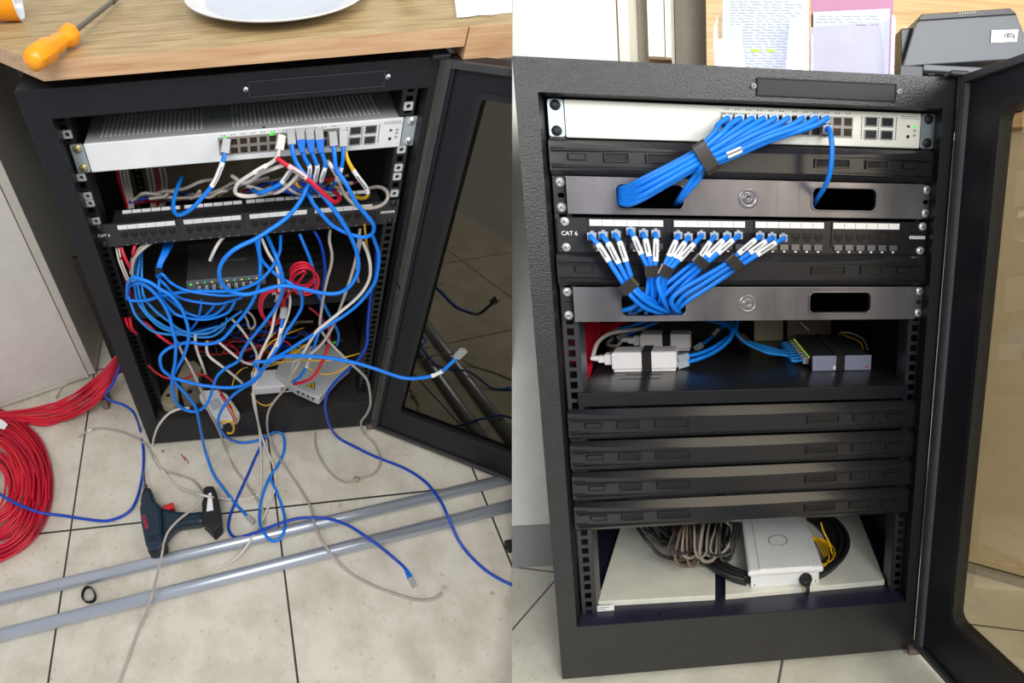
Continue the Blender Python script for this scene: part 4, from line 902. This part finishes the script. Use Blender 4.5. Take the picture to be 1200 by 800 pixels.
for ps, lb in YF: cable(LP, ps, 1.3, M_YEL, lb, name='fibre_cable')
cable(LP, [(256,497,38),(262,494,44),(270,494,46),(274,500,40),(272,507,34),(266,507,32)], 2.6, M_YEL, 'short yellow cable end poking from the tipped injector', name='power_wire')
cable(LP, [(270,470,36),(274,482,40),(277,495,36)], 1.4, M_YEL, 'thin yellow wire lying along the edge of the tipped injector', name='power_wire')
# --- red bundle from behind the rack to the coil on the floor
random.seed(5)
NS = 19
for k in range(NS):
    t_ = k/(NS-1); j = lambda s: random.uniform(-s, s)
    h0 = 70*(1-t_)+8
    P = [pt(LP, (143, 409+26*t_, -170)), pt(LP, (134, 420+22*t_, -150)), pt(LP, (118, 437+28*t_+j(1.5), -150+40*t_))]
    P += [pt(LP, (99+j(2), 451+31*t_+j(1.8), 'F', 26+h0*.5+j(9))), pt(LP, (78+j(3), 465+27*t_+j(2), 'F', 12+h0*.35+j(7))), pt(LP, (52+j(3), 474+23*t_+j(1.5), 'F', 8+h0*.3)), pt(LP, (20+j(4), 480+14*t_+j(2), 'F', 8+h0*.3)), pt(LP, (-12, 484+8*t_, 'F', 18))]
    lf = random.uniform(.14, 1.0) if k > 5 else 1-.04*k; nl = 2.4; cx, cy = -18+j(5), 572+j(6)
    for i in range(int(14*nl)):
        a = -math.pi*.5+2*math.pi*i/14; f = lf*(1-.035*(i/14)+.02*j(1)); ww = j(2)*.4
        P.append(pt(LP, (cx+(78*f+3*math.sin(i*.7+k))*math.cos(a), cy+(92*f)*math.sin(a), 'F', 6+26*(1-lf)+3*(k % 5)+i*.4)))
    cable(LP, P, 2.8, (M_RED, mat('crimson_cable_jacket', (184, 14, 48), .45), mat('bright_red_cable_jacket', (220, 34, 56), .4))[k % 3], 'red network cable running from behind the rack into the big coil on the left floor', 'red cables of the floor coil', raw=True, sub=4)
tag(MB(LP).prism([LP.at(x, y, v=FL-52) for x, y in ((-4, 489), (3, 492), (9, 497), (5, 503), (-4, 501))], (0, 1, 0)).build('cable_tag', M_PAPER, None), 'small white tag on top of the red floor coil', 'tag')
cable(LP, [(66,466,'F',5),(75,452,'F',60),(88,446,'F',60),(100,442,-160)], 2.6, M_GREY, 'thin grey cable arching behind the red bundle against the pale cabinet')
# --- dim tangle at the back, seen between the front cables
random.seed(11)
cols = [(M_DRED, 'dark red'), (M_DBLUE, 'dark blue'), (mat('dull_brown_cable', (90, 76, 62), .6), 'dull'), (M_BLKC, 'black')]
for k in range(34):
    m, nm = cols[k % 4 if k % 7 else 0]; x = random.uniform(215, 320); y = random.uniform(385, 436); w = random.uniform(-230, -90); P = []
    for i in range(5):
        P.append((x, y, w)); x += random.uniform(-4, 34); y += random.uniform(-12, 12); w += random.uniform(-25, 25)
        x = min(x, 405); y = min(max(y, 376), 442)
    cable(LP, P, random.choice((1.6, 2.2, 2.6)), m, 'one of the dim jumbled cables heaped at the bottom back of the messy rack', 'dim tangle at the bottom of the messy rack')
for k in range(26):
    m, nm = [(M_GREY, ''), (M_DRED, ''), (M_GREY, ''), (M_DBLUE, ''), (M_GREY, '')][k % 5]
    x = random.uniform(150, 390); y = 238-.075*(x-150)+random.uniform(-6, 2); w = random.uniform(-130, -70); P = []
    for i in range(5):
        P.append((x, y, w)); x += random.uniform(6, 22); y += random.uniform(-7, 4)-1.5; w += random.uniform(-12, 12)
    cable(LP, [q for q in P], 2.8, m, 'one of the dim cables lying behind the top edge of the patch panel', 'dim cables behind the messy patch panel')
for k in range(9):
    x0 = 136+4*k if k < 4 else 172+5*(k-4)
    cable(LP, [(x0, 196, -150), (x0+3, 212, -140), (x0+10-k, 232, -120), (x0+14-2*k, 244, -100)], 2.8, (M_RED, M_WHC, M_WHC, M_WHC, M_GREY, M_GREY, M_DRED, M_GREY, M_GREY)[k], 'one of the cables hanging at the back left between the switch and the patch panel', 'cables hanging behind the messy switch')
for k in range(8):
    x0 = 318+7*k
    cable(LP, [(x0, 214, -60+k*4), (x0+8, 222, -40), (x0+20, 224+3*math.sin(k), -45), (x0+34, 216+k, -60)], 2.8, (M_DBLUE, M_DBLUE, M_WHC, M_DBLUE, M_YEL, M_DBLUE, M_DBLUE, M_GREY)[k], 'one of the shadowed leads bunched between the switch and the patch panel', 'shadowed leads under the messy switch')

# ================================================================ the tidy place
rng = random.Random(3)
CL = mat('frosted_plug_plastic', (168, 180, 192), .25, noise=.08, spec=.6)
def head(S, q, parent, w=-18, sz=6):
    """clear plug seated in a port, seen end on"""
    c = S.at(q[0], q[1], w=w)
    MB(S).box(c[0]-sz, c[0]+sz, c[1]-sz+.5, c[1]+sz-1, w, w+9).box(c[0]-2.2, c[0]+2.2, c[1]-sz-1.4, c[1]-sz+.5, w, w+7).build('plug', CL, parent, bevel=.6)
    return c
def lead(pts, w0, label, tags=(), r=3.5, m=M_BLUE, sz=6, boot=True):
    P = [RP.at(x, y, w=w) for x, y, w in pts]
    c = RP.at(pts[0][0], pts[0][1], w=w0)
    P = [c+Vector((0, 0, 8)), c+Vector((0, .4, 15))]+P[1:]
    t = cable(RP, P, r, m, label, raw=True, tags=tags)
    head(RP, pts[0], t, w0, sz)
    return t
# long bundle from the switch
X0 = [852, 866, 880, 893, 906, 921, 938, 953, 966]
nm = ['leftmost', 'second from left', 'third from left', 'fourth from left', 'middle', 'fourth from right', 'third from right', 'second from right', 'rightmost']
for k, x in enumerate(X0):
    t_ = k/8; lay = (k % 2)*7
    P = [(x, 141, 0)]
    f = .25+.1*t_
    A = (821+14*t_, 173+20*t_)
    P += [(x-10-6*t_, 146+3*t_, 6+lay*.6), (x+(A[0]-x)*.45, 141+(A[1]-141)*.42, 16+lay), (x+(A[0]-x)*.75, 141+(A[1]-141)*.74, 20+lay)]
    P += [(A[0], A[1], 22+lay), (813+11*t_, 179+19*t_, 22+lay)]
    if k < 7: P += [(785, 194+3.4*k, 20+lay), (755, 209+3.8*k, 12+lay*.6), (738, 218+3.5*k, 0), (727, 221+2.9*k, -16), (719, 222+2.9*k, -60)]
    else: P += [(814+5*(k-7), 207+3*(k-7), 14), (804+5*(k-7), 221, 6), (796+3*(k-7), 233, -8), (792+3*(k-7), 239, -40)]
    lead(P, -18, nm[k]+' of nine blue switch cables gathered by black tape in the tidy rack', tags=[(4.0, 4.6)] if k == 7 else ())
c0 = RP.at(813, 175, w=26); c1 = RP.at(837, 201, w=26)
def wrap(x0, y0, x1, y1, w, wd, th, label, dirx):
    """tape wrapped round a flat bundle: from one edge to the other, in front and behind"""
    a = RP.at(x0, y0, w=w); b = RP.at(x1, y1, w=w); d = (b-a).normalized(); h = Vector((0, 0, th))
    a = a-d*1.5; b = b+d*1.5
    ax = d.cross(Vector((0, 0, 1))).normalized()
    P = [a, a+h*.7+d*.5, a+h+d*3, b+h-d*3, b+h*.7-d*.5, b, b-h*.6-d*.5, b-h*.8-d*3, a-h*.8+d*3, a-h*.6+d*.5, a]
    return tag(MB(RP).band(P, ax, wd, 1.0).build('tape_wrap', M_TAPE, None), label, 'tape', 'black tape wraps on the blue bundles')
wrap(818, 170, 836, 199, 25, 17, 9.5, 'broad black tape wrap on the long blue bundle under the tidy switch', 0)
lead([(968, 153, 0), (974, 161, 12), (975, 178, 16), (973, 200, 14), (967, 218, 2), (958, 232, -18), (952, 242, -50)], -18, 'single blue cable hanging right of the bundle into the upper right opening')
# short taped bundles on the patch panel
G = [('leftmost', [(695, 277), (708, 276), (723, 275)], [(733, 336), (738, 333), (742, 330)],
      [[(741, 348, 16), (757, 361, 4), (775, 366, -16), (788, 368, -60)], [(747, 344, 18), (762, 356, 8), (780, 364, -12), (790, 367, -60)], [(750, 343, 12), (766, 353, 0), (776, 362, -20), (786, 366, -60)]]),
     ('second from left', [(740, 271), (755, 274), (769, 274)], [(760, 317), (764, 317), (768, 317)],
      [[(760, 330, 4), (757, 346, 2), (743, 359, -6), (729, 364, -20)], [(764, 331, 6), (764, 348, 0), (752, 361, -10), (742, 366, -40)], [(769, 330, 4), (768, 345, -4), (762, 357, -14), (757, 366, -40)]]),
     ('middle', [(795, 276), (807, 278), (822, 276)], [(776, 317), (779, 318), (783, 319)],
      [[(771, 330, 14), (775, 345, 14), (780, 357, 2), (785, 366, -30)], [(776, 333, 6), (774, 347, 0), (772, 358, -12), (769, 368, -40)], [(779, 334, 2), (778, 350, -6), (774, 362, -20), (770, 370, -50)]]),
     ('second from right', [(837, 277), (852, 277), (865, 276)], [(817, 305), (821, 308), (825, 311)],
      [[(806, 313, 4), (780, 333, 0), (756, 346, -4), (744, 358, -20), (738, 366, -50)], [(810, 318, 8), (790, 335, 4), (776, 350, -4), (768, 364, -40)], [(813, 323, 6), (798, 337, 2), (784, 352, -8), (776, 366, -50)]]),
     ('rightmost', [(890, 277), (904, 278), (917, 279)], [(857, 304), (861, 309), (865, 313)],
      [[(846, 312, 14), (820, 327, 14), (798, 340, 12), (787, 351, 8), (790, 361, -4), (800, 368, -40)], [(848, 317, 10), (823, 333, 8), (802, 346, 2), (792, 358, -10), (786, 368, -40)], [(852, 322, 6), (828, 338, 2), (806, 352, -4), (795, 362, -20), (790, 370, -60)]])]
for g, (gn, hd, tie, tails) in enumerate(G):
    for k in range(3):
        h = hd[k]; T = tie[k]
        f = lambda s: (h[0]+(T[0]-h[0])*s, h[1]+(T[1]-h[1])*s)
        bend = (1.5 if g < 2 else -1.5)*(1-.6*k)
        P = [(h[0], h[1], 0), (*f(.16), 6), (*f(.5), 12), (T[0], T[1], 14)]+[(x, y, w) for x, y, w in tails[k]]
        lead(P, -16, ('left', 'middle', 'right')[k]+' of three blue cables in the '+gn+' taped bundle below the patch panel', tags=[(1.25, 2.5)], r=3.3, sz=5.6)
for (a, b, wd, lb) in (((730, 341), (745, 329), 14, 'leftmost'), ((757, 318), (771, 317), 14, 'second from left'), ((774, 314), (786, 320), 14, 'middle'), ((815, 301), (828, 312), 12, 'second from right'), ((855, 301), (868, 315), 14, 'rightmost')):
    wrap(a[0], a[1], b[0], b[1], 14, wd, 6.5, lb+' black tape wrap on the short blue bundles of the tidy patch panel', 0)

# ---- on the shelf
SH = 415.6
def strap(S, u0, u1, v0, v1, w0, w1, par):
    MB(S).box(u0, u1, v0-.9, v1, w1, w1+.9).box(u0, u1, v0-.9, v0, w0, w1+.9).build('strap', M_VELCRO, par, bevel=.3)
def inj(u0, u1, w0, w1, label, sx):
    t = thing(RP, 'power_injector', label, 'power injector', ((u0+u1)/2, SH, (w0+w1)/2))
    MB(RP).box(u0, u1, SH-32, SH-3, w0, w1).build('case', M_WBOX, t, bevel=3.5)
    MB(RP).box(u0+3, u1-2, SH-3, SH, w0+2, w1-1.5).build('base', M_WBOX, t, bevel=1)
    strap(RP, sx, sx+15, SH-32, SH-.2, w0, w1, t)
    MB(RP).cyl((u1-26, SH-32.4, (w0+w1)/2), (u1-26, SH-31, (w0+w1)/2), 1.3, n=10).build('status_light', M_PAPER, t)
    MB(RP).box(u1, u1+.6, SH-24, SH-8, w0+14, w1-6).build('port', M_PORTF, t)
    c = (u0, SH-19, (w0+w1)/2+6)
    MB(RP).box(c[0]-12, c[0], c[1]-8, c[1]+9, c[2]-10, c[2]+8).box(c[0]-22, c[0]-12, c[1]-5, c[1]+6, c[2]-7, c[2]+6).cyl((c[0]-34, c[1], c[2]), (c[0]-22, c[1], c[2]), 3, 5.5, 10).build('power_plug', M_WBOX, t, bevel=1)
    return c
c1 = inj(73, 174, -170, -124, 'nearer white power injector with a black strap on the tidy rack shelf', RP.at(752, 420, w=-124)[0])
c2 = inj(100, 193, -312, -266, 'farther white power injector with a black strap at the back of the tidy shelf', RP.at(776, 395, w=-266)[0])
cable(RP, [c1+Vector((-32,0,0)) if isinstance(c1, Vector) else Vector(c1)+Vector((-32,0,0)), RP.at(700,402,w=-170), RP.at(712,392,w=-190), RP.at(728,388,w=-210), RP.at(745,386,w=-260), RP.at(756,384,w=-330)], 3.4, M_WHC, 'white power cord arching from the nearer injector of the tidy shelf', raw=True, name='power_cable')
cable(RP, [Vector(c2)+Vector((-32,0,0)), RP.at(722,405,w=-300), RP.at(712,403,w=-330), RP.at(718,396,w=-360)], 3.2, M_WHC, 'white power cord from the farther injector of the tidy shelf', raw=True, name='power_cable')
for k, (ps, lb) in enumerate((([(807,424,-140),(820,420,-140),(836,413,-150),(850,403,-160),(858,392,-170),(855,383,-190),(840,377,-220),(820,374,-260)], 'lower'), ([(807,417,-146),(820,414,-150),(836,407,-160),(852,396,-180),(862,385,-200),(864,374,-240)], 'upper'))):
    P = [RP.at(x, y, w=w) for x, y, w in ps]
    t = cable(RP, P, 3.5, M_BLUE, lb+' of two blue cables looping from the nearer white injector', raw=True)
    plug(RP, P[0]-P[1], P[0], t, ln=18, clear=CL)
P = [RP.at(x, y, w=w) for x, y, w in ((823,403,-285),(832,397,-290),(842,386,-300),(855,378,-310))]
t = cable(RP, P, 3.3, M_BLUE, 'blue cable with a white sleeve behind the nearer injector, from the farther one', raw=True, tags=[(1.2, 2.0)]); plug(RP, P[0]-P[1], P[0], t, ln=18, clear=CL)
# red cables behind the left rail
for k in range(15):
    x = 678+3.2*k; e = rng.uniform(-1, 1)
    if k < 8: ps = [(x, 372, -260), (x-1+e, 392, -230), (682+1.9*k, 415, -190), (684+1.0*k, 434, -150), (685+.6*k, 446-.5*k, -120)]
    else: ps = [(x+14, 377, -330), (x, 381+e, -300), (x-12, 390, -280), (x-22, 402, -250), (x-30, 420, -200), (690, 437, -150)]
    cable(RP, ps, 3.3, M_RED, 'one of the red cables bundled at the left back of the tidy shelf', 'red cables behind the tidy shelf')
for k in range(4): cable(RP, [(690+6*k,376,-330),(697+7*k,383,-320),(706+7*k,388,-330)], 3.2, M_DBLUE, 'one of the shadowed blue cables among the red ones behind the tidy shelf', 'shadowed blue cables behind the tidy shelf')
for k, ps in enumerate(([(726,386,-300),(742,381,-290),(758,376,-280)], [(735,392,-320),(752,385,-310),(770,377,-300)])): cable(RP, ps, 3.3, M_BLUE, ('left', 'right')[k]+' one of two blue cables above the farther injector', p0={})
# small switch on the shelf
t = thing(RP, 'desktop_switch', 'slate grey desktop switch with a black strap on the right of the tidy shelf', 'network switch', (438, SH, -200))
MB(RP).box(390, 485, 391, SH-.5, -285, -109).build('case', M_DEVT, t, bevel=1)
MB(RP).box(389, 486, 390.5, SH-.3, -110, -107).build('faceplate', mat('pale_slate_panel', (140, 144, 166), .4), t, bevel=.6)
a0 = RP.at(980, 425, w=-107)[0]; a1 = RP.at(990, 425, w=-107)[0]; strap(RP, a0, a1, 390.4, SH-.2, -285, -107, t)
MB(RP).box(a0-5, a0-1, 407, 413, -107, -106.4).build('square_sticker', M_PAPER, t)
MB(RP).box(478, 481, 408, 411, -107, -106.6).build('red_mark', M_REDP, t)
for k in range(8):
    w = -272+19.5*k
    p = MB(RP).box(388.6, 390, 396, 410, w-6.5, w+6.5).build('port', M_PORT, t)
    MB(RP).box(388.0, 388.8, 397, 399.5, w-6, w-3).box(388.0, 388.8, 397, 399.5, w+2, w+5).build('port_light', M_YLED if k % 2 else mat('lime_led', (150, 230, 60), .4, emit=((150, 240, 60), .8)), p)
    P = [Vector((378, 404, w)), Vector((362, 405, w+1)), RP.at(918+.6*k, 411+.8*k, w=-190+5*k), RP.at(902, 407+1.0*k, w=-190+5*k), RP.at(886, 403+.7*k, w=-200+4*k), RP.at(872, 397+.5*k, w=-215+4*k), RP.at(863-.6*k, 387, w=-235+4*k), RP.at(858-2*k, 376, w=-270)]
    c = cable(RP, P, 2.5, mat('bright_blue_cable', (36, 134, 216), .4), ('farthest', 'second farthest', 'third farthest', 'fourth farthest', 'fourth nearest', 'third nearest', 'second nearest', 'nearest')[k]+' of eight thin blue cables fanning into the small slate switch', raw=True)
    plug(RP, Vector((1, 0, 0)), Vector((378, 404, w)), c, ln=10)
tag(MB(RP).tube([RP.at(874, 402, w=-205), RP.at(868, 394, w=-213)], 9, 12).build('tape_wrap', mat('brown_tape', (84, 60, 44), .4), None), 'brownish tape wrap on the thin blue bundle of the tidy shelf', 'tape')
for k, ps in enumerate(([(985,389,-290),(1000,391,-280),(1012,398,-270),(1017,410,-250)], [(982,391,-292),(996,395,-288),(1008,401,-286),(1012,409,-285)])):
    cable(RP, ps, 2.2, (M_GREY, M_YEL)[k], ('pale cord curling behind the small slate switch', 'yellow cord curling behind the small slate switch')[k])
t = thing(RP, 'terminal_box', 'brownish box with a white clip at the back of the tidy shelf', 'box', (400, SH, -350))
a = RP.at(923, 377, w=-335); b = RP.at(974, 389, w=-335)
MB(RP).box(a[0], b[0], a[1]-6, SH, -378, -335).build('case', mat('brown_grey_box', (118, 104, 88), .6, noise=.2), t, bevel=2)
MB(RP).tube([RP.at(938, 378, w=-330), RP.at(948, 387, w=-325)], 1.6, 8).build('clip_wire', M_WINK, t)
a = RP.at(884, 374, w=-345); b = RP.at(918, 386, w=-345)
tag(MB(RP).box(a[0], b[0], a[1]-10, SH, -375, -345).build('beige_block', mat('olive_beige_block', (140, 134, 108), .6), None, bevel=2), 'olive beige block at the back of the tidy shelf above the blue cables', 'box')

# ---- bottom compartment
BV = 758
for pts, lb, v_ in (([(700, 705), (838, 697.5), (838, 560), (745, 560)], 'left white board on the floor of the tidy rack', BV), ([(850, 697), (1037, 680), (990, 560), (850, 560)], 'right white board on the floor of the tidy rack, under the white box', BV)):
    P = [RP.at(x, y, v=v_) for x, y in pts]
    tag(MB(RP).prism(P, (0, 9, 0)).build('white_board', mat('white_board_face', (224, 224, 212), .5, noise=.05), None, bevel=1), lb, 'board')
t = thing(RP, 'connection_box', 'white enclosure with a ribbed lid and black round plug in the tidy rack bottom', 'enclosure', (340, BV, -120))
MB(RP).box(286, 398, 733, BV, -260, -46).build('case', M_WHITE, t, bevel=3)
MB(RP).box(281, 404, 724, 735, -264, -42).build('lid', M_WHITE, t, bevel=4)
MB(RP).box(300, 384, 722.6, 724.5, -255, -44).build('lid_ridge', M_WHITE, t, bevel=1)
MB(RP).lathe((340, 722.8, -120), (0,-1,0), [(0, 17), (.8, 17), (.8, 15.4), (.1, 15)], 30).build('embossed_oval', M_LGREY, t)
k_ = MB(RP).lathe((375, 746, -46), (0,0,1), [(0, 10.5), (4, 10.5), (5, 9), (9, 7), (16, 5), (16, .01)], 24).build('cable_gland', M_DRILLB, t)
MB(RP).tube([(375, 746, -32), (375, 750, -26), (375, 758, -27), (375, 764, -32)], 3.4, 10).build('gland_cable', M_DRILLB, t)
for u in (292, 392): MB(RP).cyl((u, 752, -46), (u, 752, -45.4), 1.2, n=8).build('lid_screw', M_INK, t)
for k in range(9):
    f = k/8; P = []
    for i in range(31):
        a = math.radians(-64+308*i/30)      # open towards the front
        P.append(Vector((336+(104+34*f)*math.cos(a), BV-5-5*(k % 3), -164-(112+14*f)*math.sin(a))))
    cable(RP, P, 4.2, M_BLKC, 'one of the black cable turns coiled round the white enclosure', 'black cable coil in the tidy rack', raw=True, name='power_cable')
for k in range(6):
    f = k/5; P = [Vector((404+(14+20*f)*math.sin(math.pi*i/14), BV-14-2*(k % 3), -60-10*f-(95-14*f)*(.5-.5*math.cos(math.pi*i/14)))) for i in range(15)]
    cable(RP, P, 1.5, M_YEL, 'one of the yellow fibre turns beside the white enclosure', 'yellow fibre coil in the tidy rack', raw=True, name='fibre_cable')
cable(RP, [(962,612,-120),(965,622,-110),(972,636,-100),(975,648,-95)], 1.5, M_YEL, 'single yellow fibre hanging down to the yellow coil of the tidy rack', name='fibre_cable')
for k in range(20):
    x = 796+rng.uniform(0, 50); d = rng.uniform(-24, 6); w = -90+rng.uniform(-30, 30); yb = 640+rng.uniform(0, 26)
    m = (mat('dull_grey_cord', (130, 122, 112), .5), M_BLKC, mat('brown_grey_cord', (104, 88, 74), .5), M_BLKC)[k % 4]
    ps = [(x, 606, w-60), (x+d*.4, 622, w-20), (x+d*.8, yb-8, w), (x+d*.5+5, yb, w+6), (x+d*.2+14, yb-5, w), (x+16, 628, w-20), (x+20, 608, w-60)]
    cable(RP, ps, (2.4, 2.0, 3.0)[k % 3], m, 'one of the power cords bunched over the left white board', 'cords bunched in the tidy rack bottom', name='power_cable')
for k, ps in enumerate(([(742,610,-140),(750,622,-110),(760,636,-90),(774,650,-80),(790,655,-80)], [(748,608,-150),(758,622,-120),(770,632,-110),(786,634,-120)], [(742,608,-150),(764,614,-130),(784,628,-130),(800,640,-120)])):
    cable(RP, ps, 3.0, M_BLKC, ('longest', 'middle', 'shortest')[k]+' of three black cords reaching left of the bunch in the tidy rack bottom', name='power_cable')
for k in range(9):
    x = 756+10*k; cable(RP, [(x, 604, -190), (x+8, 622, -160), (x+16+rng.uniform(-6, 6), 634+rng.uniform(-6, 6), -140), (x+28, 628, -150), (x+30, 604, -190)], 3.4, M_BLKC, 'one of the black cords heaped at the back of the cord bunch', 'black cords at the back of the tidy rack bottom', name='power_cable')
P = [(842,606,-140),(856,616,-130),(857,632,-110),(848,646,-100),(835,652,-100),(825,648,-104)]
cable(RP, P, 2.4, M_GREY, 'grey cord looping at the right of the cord bunch in the tidy rack', name='power_cable')
q = RP.at(778, 719, v=767); tag(MB(RP).lathe((q[0], 766.6, q[2]), (0,-1,0), [(0, 4), (1, 4), (2, 3), (2, .01)], 8).build('loose_bolt', M_DRILLB, None), 'small dark bolt on the sill of the tidy rack', 'bolt')

# ---- papers in clear holders on top
def sheet(pts, w, m, name, par, th=.6, vb=-.6):
    P = [RP.at(x, y, w=w) for x, y in pts[:-2]]+[Vector((RP.at(x, y, w=w)[0], vb, w)) for x, y in pts[-2:]]
    return MB(RP).prism(P, (0, 0, -th)).build(name, m, par)
def lines(w, rows, par, name='print', m=M_GINK, seed=1):
    r_ = random.Random(seed); mb = MB(RP)
    for y, x0, x1 in rows:
        x = x0
        while x < x1-2:
            l = r_.uniform(3, 13); a = RP.at(x, y, w=w+.1); b = RP.at(min(x+l, x1), y, w=w+.1)
            mb.box(a[0], b[0], a[1]-.28, a[1]+.28, w+.05, w+.12); x += l+r_.uniform(1.5, 5)
    return mb.build(name, m, par)
M_TXT = mat('faint_print', (122, 128, 142), .7)
h = thing(RP, 'document_holder', 'clear acrylic holder with cut-out front at the left on the tidy rack', 'document holder', (305, 0, -60))
sheet([(838, 30), (843, 18), (949, 18), (949, 95), (838, 95)], -78, M_ACR, 'back_plate', h, 2)
sheet([(840, 45), (865, 45), (870, 52), (876, 95), (840, 95)], -54, M_ACR, 'front_plate', h, 2)
sheet([(926, 22), (948, 20), (948, 95), (920, 95)], -54, M_ACR, 'front_plate', h, 2)
sheet([(836, 33), (841, 17), (843, 95), (838, 95)], -54, M_ACR, 'side_plate', h, 22)
pg = thing(RP, 'printed_page', 'printed page with two lime highlighted words in the left acrylic holder', 'paper', (300, 0, -66))
sheet([(847, -10), (948, -10), (947, 95), (846, 95)], -68, M_PAPB, 'sheet', pg)
lines(-68, [(2+3.3*i, 856 if i < 9 else 870, 940 if i % 3 else 925) for i in range(24)], pg, seed=4, m=M_TXT)
for x0, x1 in ((880, 890), (898, 908)):
    a = RP.at(x0, 57.5, w=-67.8); b = RP.at(x1, 61, w=-67.8); MB(RP).box(a[0], b[0], a[1], b[1], -67.9, -67.7).build('highlight', M_HLT, pg)
h = thing(RP, 'document_holder', 'clear acrylic holder with a magenta folder at the right on the tidy rack', 'document holder', (420, 0, -60))
sheet([(951, 0), (1050, 20), (1048, 95), (951, 95)], -82, M_ACR, 'back_plate', h, 2)
sheet([(951, 42), (953, 42), (953, 95), (951, 95)], -54, M_ACR, 'side_plate', h, 26)
sheet([(1045, 18), (1048, 17), (1046, 95), (1043, 95)], -54, M_ACR, 'side_plate', h, 26)
tag(sheet([(951, -10), (1047, -10), (1046, 95), (951, 95)], -76, M_MAG, 'folder', None, 2), 'magenta folder standing in the right acrylic holder', 'folder')
pg = thing(RP, 'printed_page', 'white form with faint printed lines in front of the magenta folder', 'paper', (420, 0, -70))
sheet([(953, 14), (1043, 10), (1041, 95), (953, 95)], -71, M_PAPB, 'sheet', pg)
lines(-71, [(19, 960, 1030), (22.5, 958, 1034), (26, 956, 1010)], pg, seed=9)
pg = thing(RP, 'grey_sheet', 'lilac grey sheet in front of the white form, right acrylic holder', 'paper', (410, 0, -64))
sheet([(950, 32), (1031, 26), (1036, 60), (1038, 95), (950, 95)], -64, M_LILAC, 'sheet', pg)
lines(-64, [(29, 1003, 1029)], pg, seed=2, m=M_INK)
# ---- printer and desk on the right
PW = -150
pr = thing(RP, 'printer', 'dark grey printer with a white label behind the open door of the tidy rack', 'printer', (640, 0, -250))
def pp(pts, w, dep, name, m, bev=2, par=None): return MB(RP).prism([RP.at(x, y, w=w) for x, y in pts], (0, 0, -dep)).build(name, m, par or pr, bevel=bev)
vb0 = RP.at(1060, 88, w=PW)
pp([(1071, 33), (1078, 19), (1184, 11), (1192, 17), (1206, 52), (1206, 68), (1083, 76), (1058, 78)], PW, 220, 'scanner_lid', M_PRN, 3)
pp([(1076, 24), (1080, 16.5), (1184, 9.5), (1192, 16.5)], PW+3, 200, 'rear_strip', M_PRND, 1)
pp([(1056, 33), (1072, 32), (1063, 62), (1057, 80)], PW-6, 200, 'side_case', M_PRND, 2)
P = [RP.at(x, y, w=PW) for x, y in ((1055, 76), (1082, 75.5))]
MB(RP).box(P[0][0], P[1][0], P[0][1], -.5, PW-220, PW+1).build('front_block', mat('printer_dark_grey', (70, 74, 80), .45), pr, bevel=2)
P = [RP.at(x, y, w=PW) for x, y in ((1082, 78), (1212, 76))]
MB(RP).box(P[0][0], P[1][0], P[0][1]+8, -.5, PW-220, PW-16).build('paper_slot', M_ABSD, pr)
MB(RP).box(P[0][0], P[1][0], P[0][1]-3, P[0][1]+6, PW-220, PW+1.5).build('front_rim', M_PRN, pr, bevel=1.5)
q = RP.at(1091, 86, w=PW-14); MB(RP).box(q[0]-5, q[0]+5, q[1]-3, q[1]+2, PW-16, PW-12).build('button', M_LGREY, pr)
lb_ = pp([(1162, 35.5), (1193.5, 34.5), (1191.5, 49), (1161, 50)], PW+1.2, 1, 'label', M_PAPER, 0)
text(RP, '1876', Fr(RP.at(1183, 42, w=PW+1.3), (1, .02, 0), (0, 1, 0)), 9.5, M_INK, pr, 'lettering', .4)
m = MB(RP)
for x, y, l in ((1168, 41, 4), (1166, 45, 8), (1175, 48, 14), (1180, 36.8, 8)):
    a = RP.at(x, y, w=PW+1.3); m.box(a[0], a[0]+l, a[1]-.4, a[1]+.4, PW+1.3, PW+1.5)
m.build('label_print', M_GINK, pr)
m = MB(RP)
for i in range(7): a = RP.at(1124+3*i, 15.6-.2*i, w=PW+3); m.box(a[0], a[0]+2.4, a[1]-1.2, a[1]+1.2, PW+3, PW+3.3)
m.build('maker_mark', M_LGREY, pr)
# desk right of the tidy rack
d0 = Vector((721, 0, -200)); dd = Vector((101, 0, 69)).normalized(); dn = Vector((-dd[2], 0, dd[0]))
F = Fr(d0, dd, (0,1,0), dn)
t = thing(RP, 'desk', 'pale oak desk with a beige modesty panel seen through the bronze glass door', 'desk', F((150, 865, -100)))
MB(RP, F).box(-20, 700, 0, 24, -420, 16).build('desk_top', M_OAKR, t, bevel=1.5)
MB(RP, F).box(-12, 700, 24, 838, -22, 0).build('panel', mat('beige_panel', (214, 200, 172), .55, noise=.04), t)
MB(RP, F).box(-12, 700, 843, 865, -22, -2).build('skirting', M_GREIGE, t)
MB(RP, F).box(-12, 700, 838, 843, -20, -8).build('panel_gap', M_ABSD, t)
MB(RP, F).box(-12, 12, 24, 865, -400, -22).build('side_panel', M_CREAM, t)

for o in bpy.data.objects:
    if '_o' in o: del o['_o']
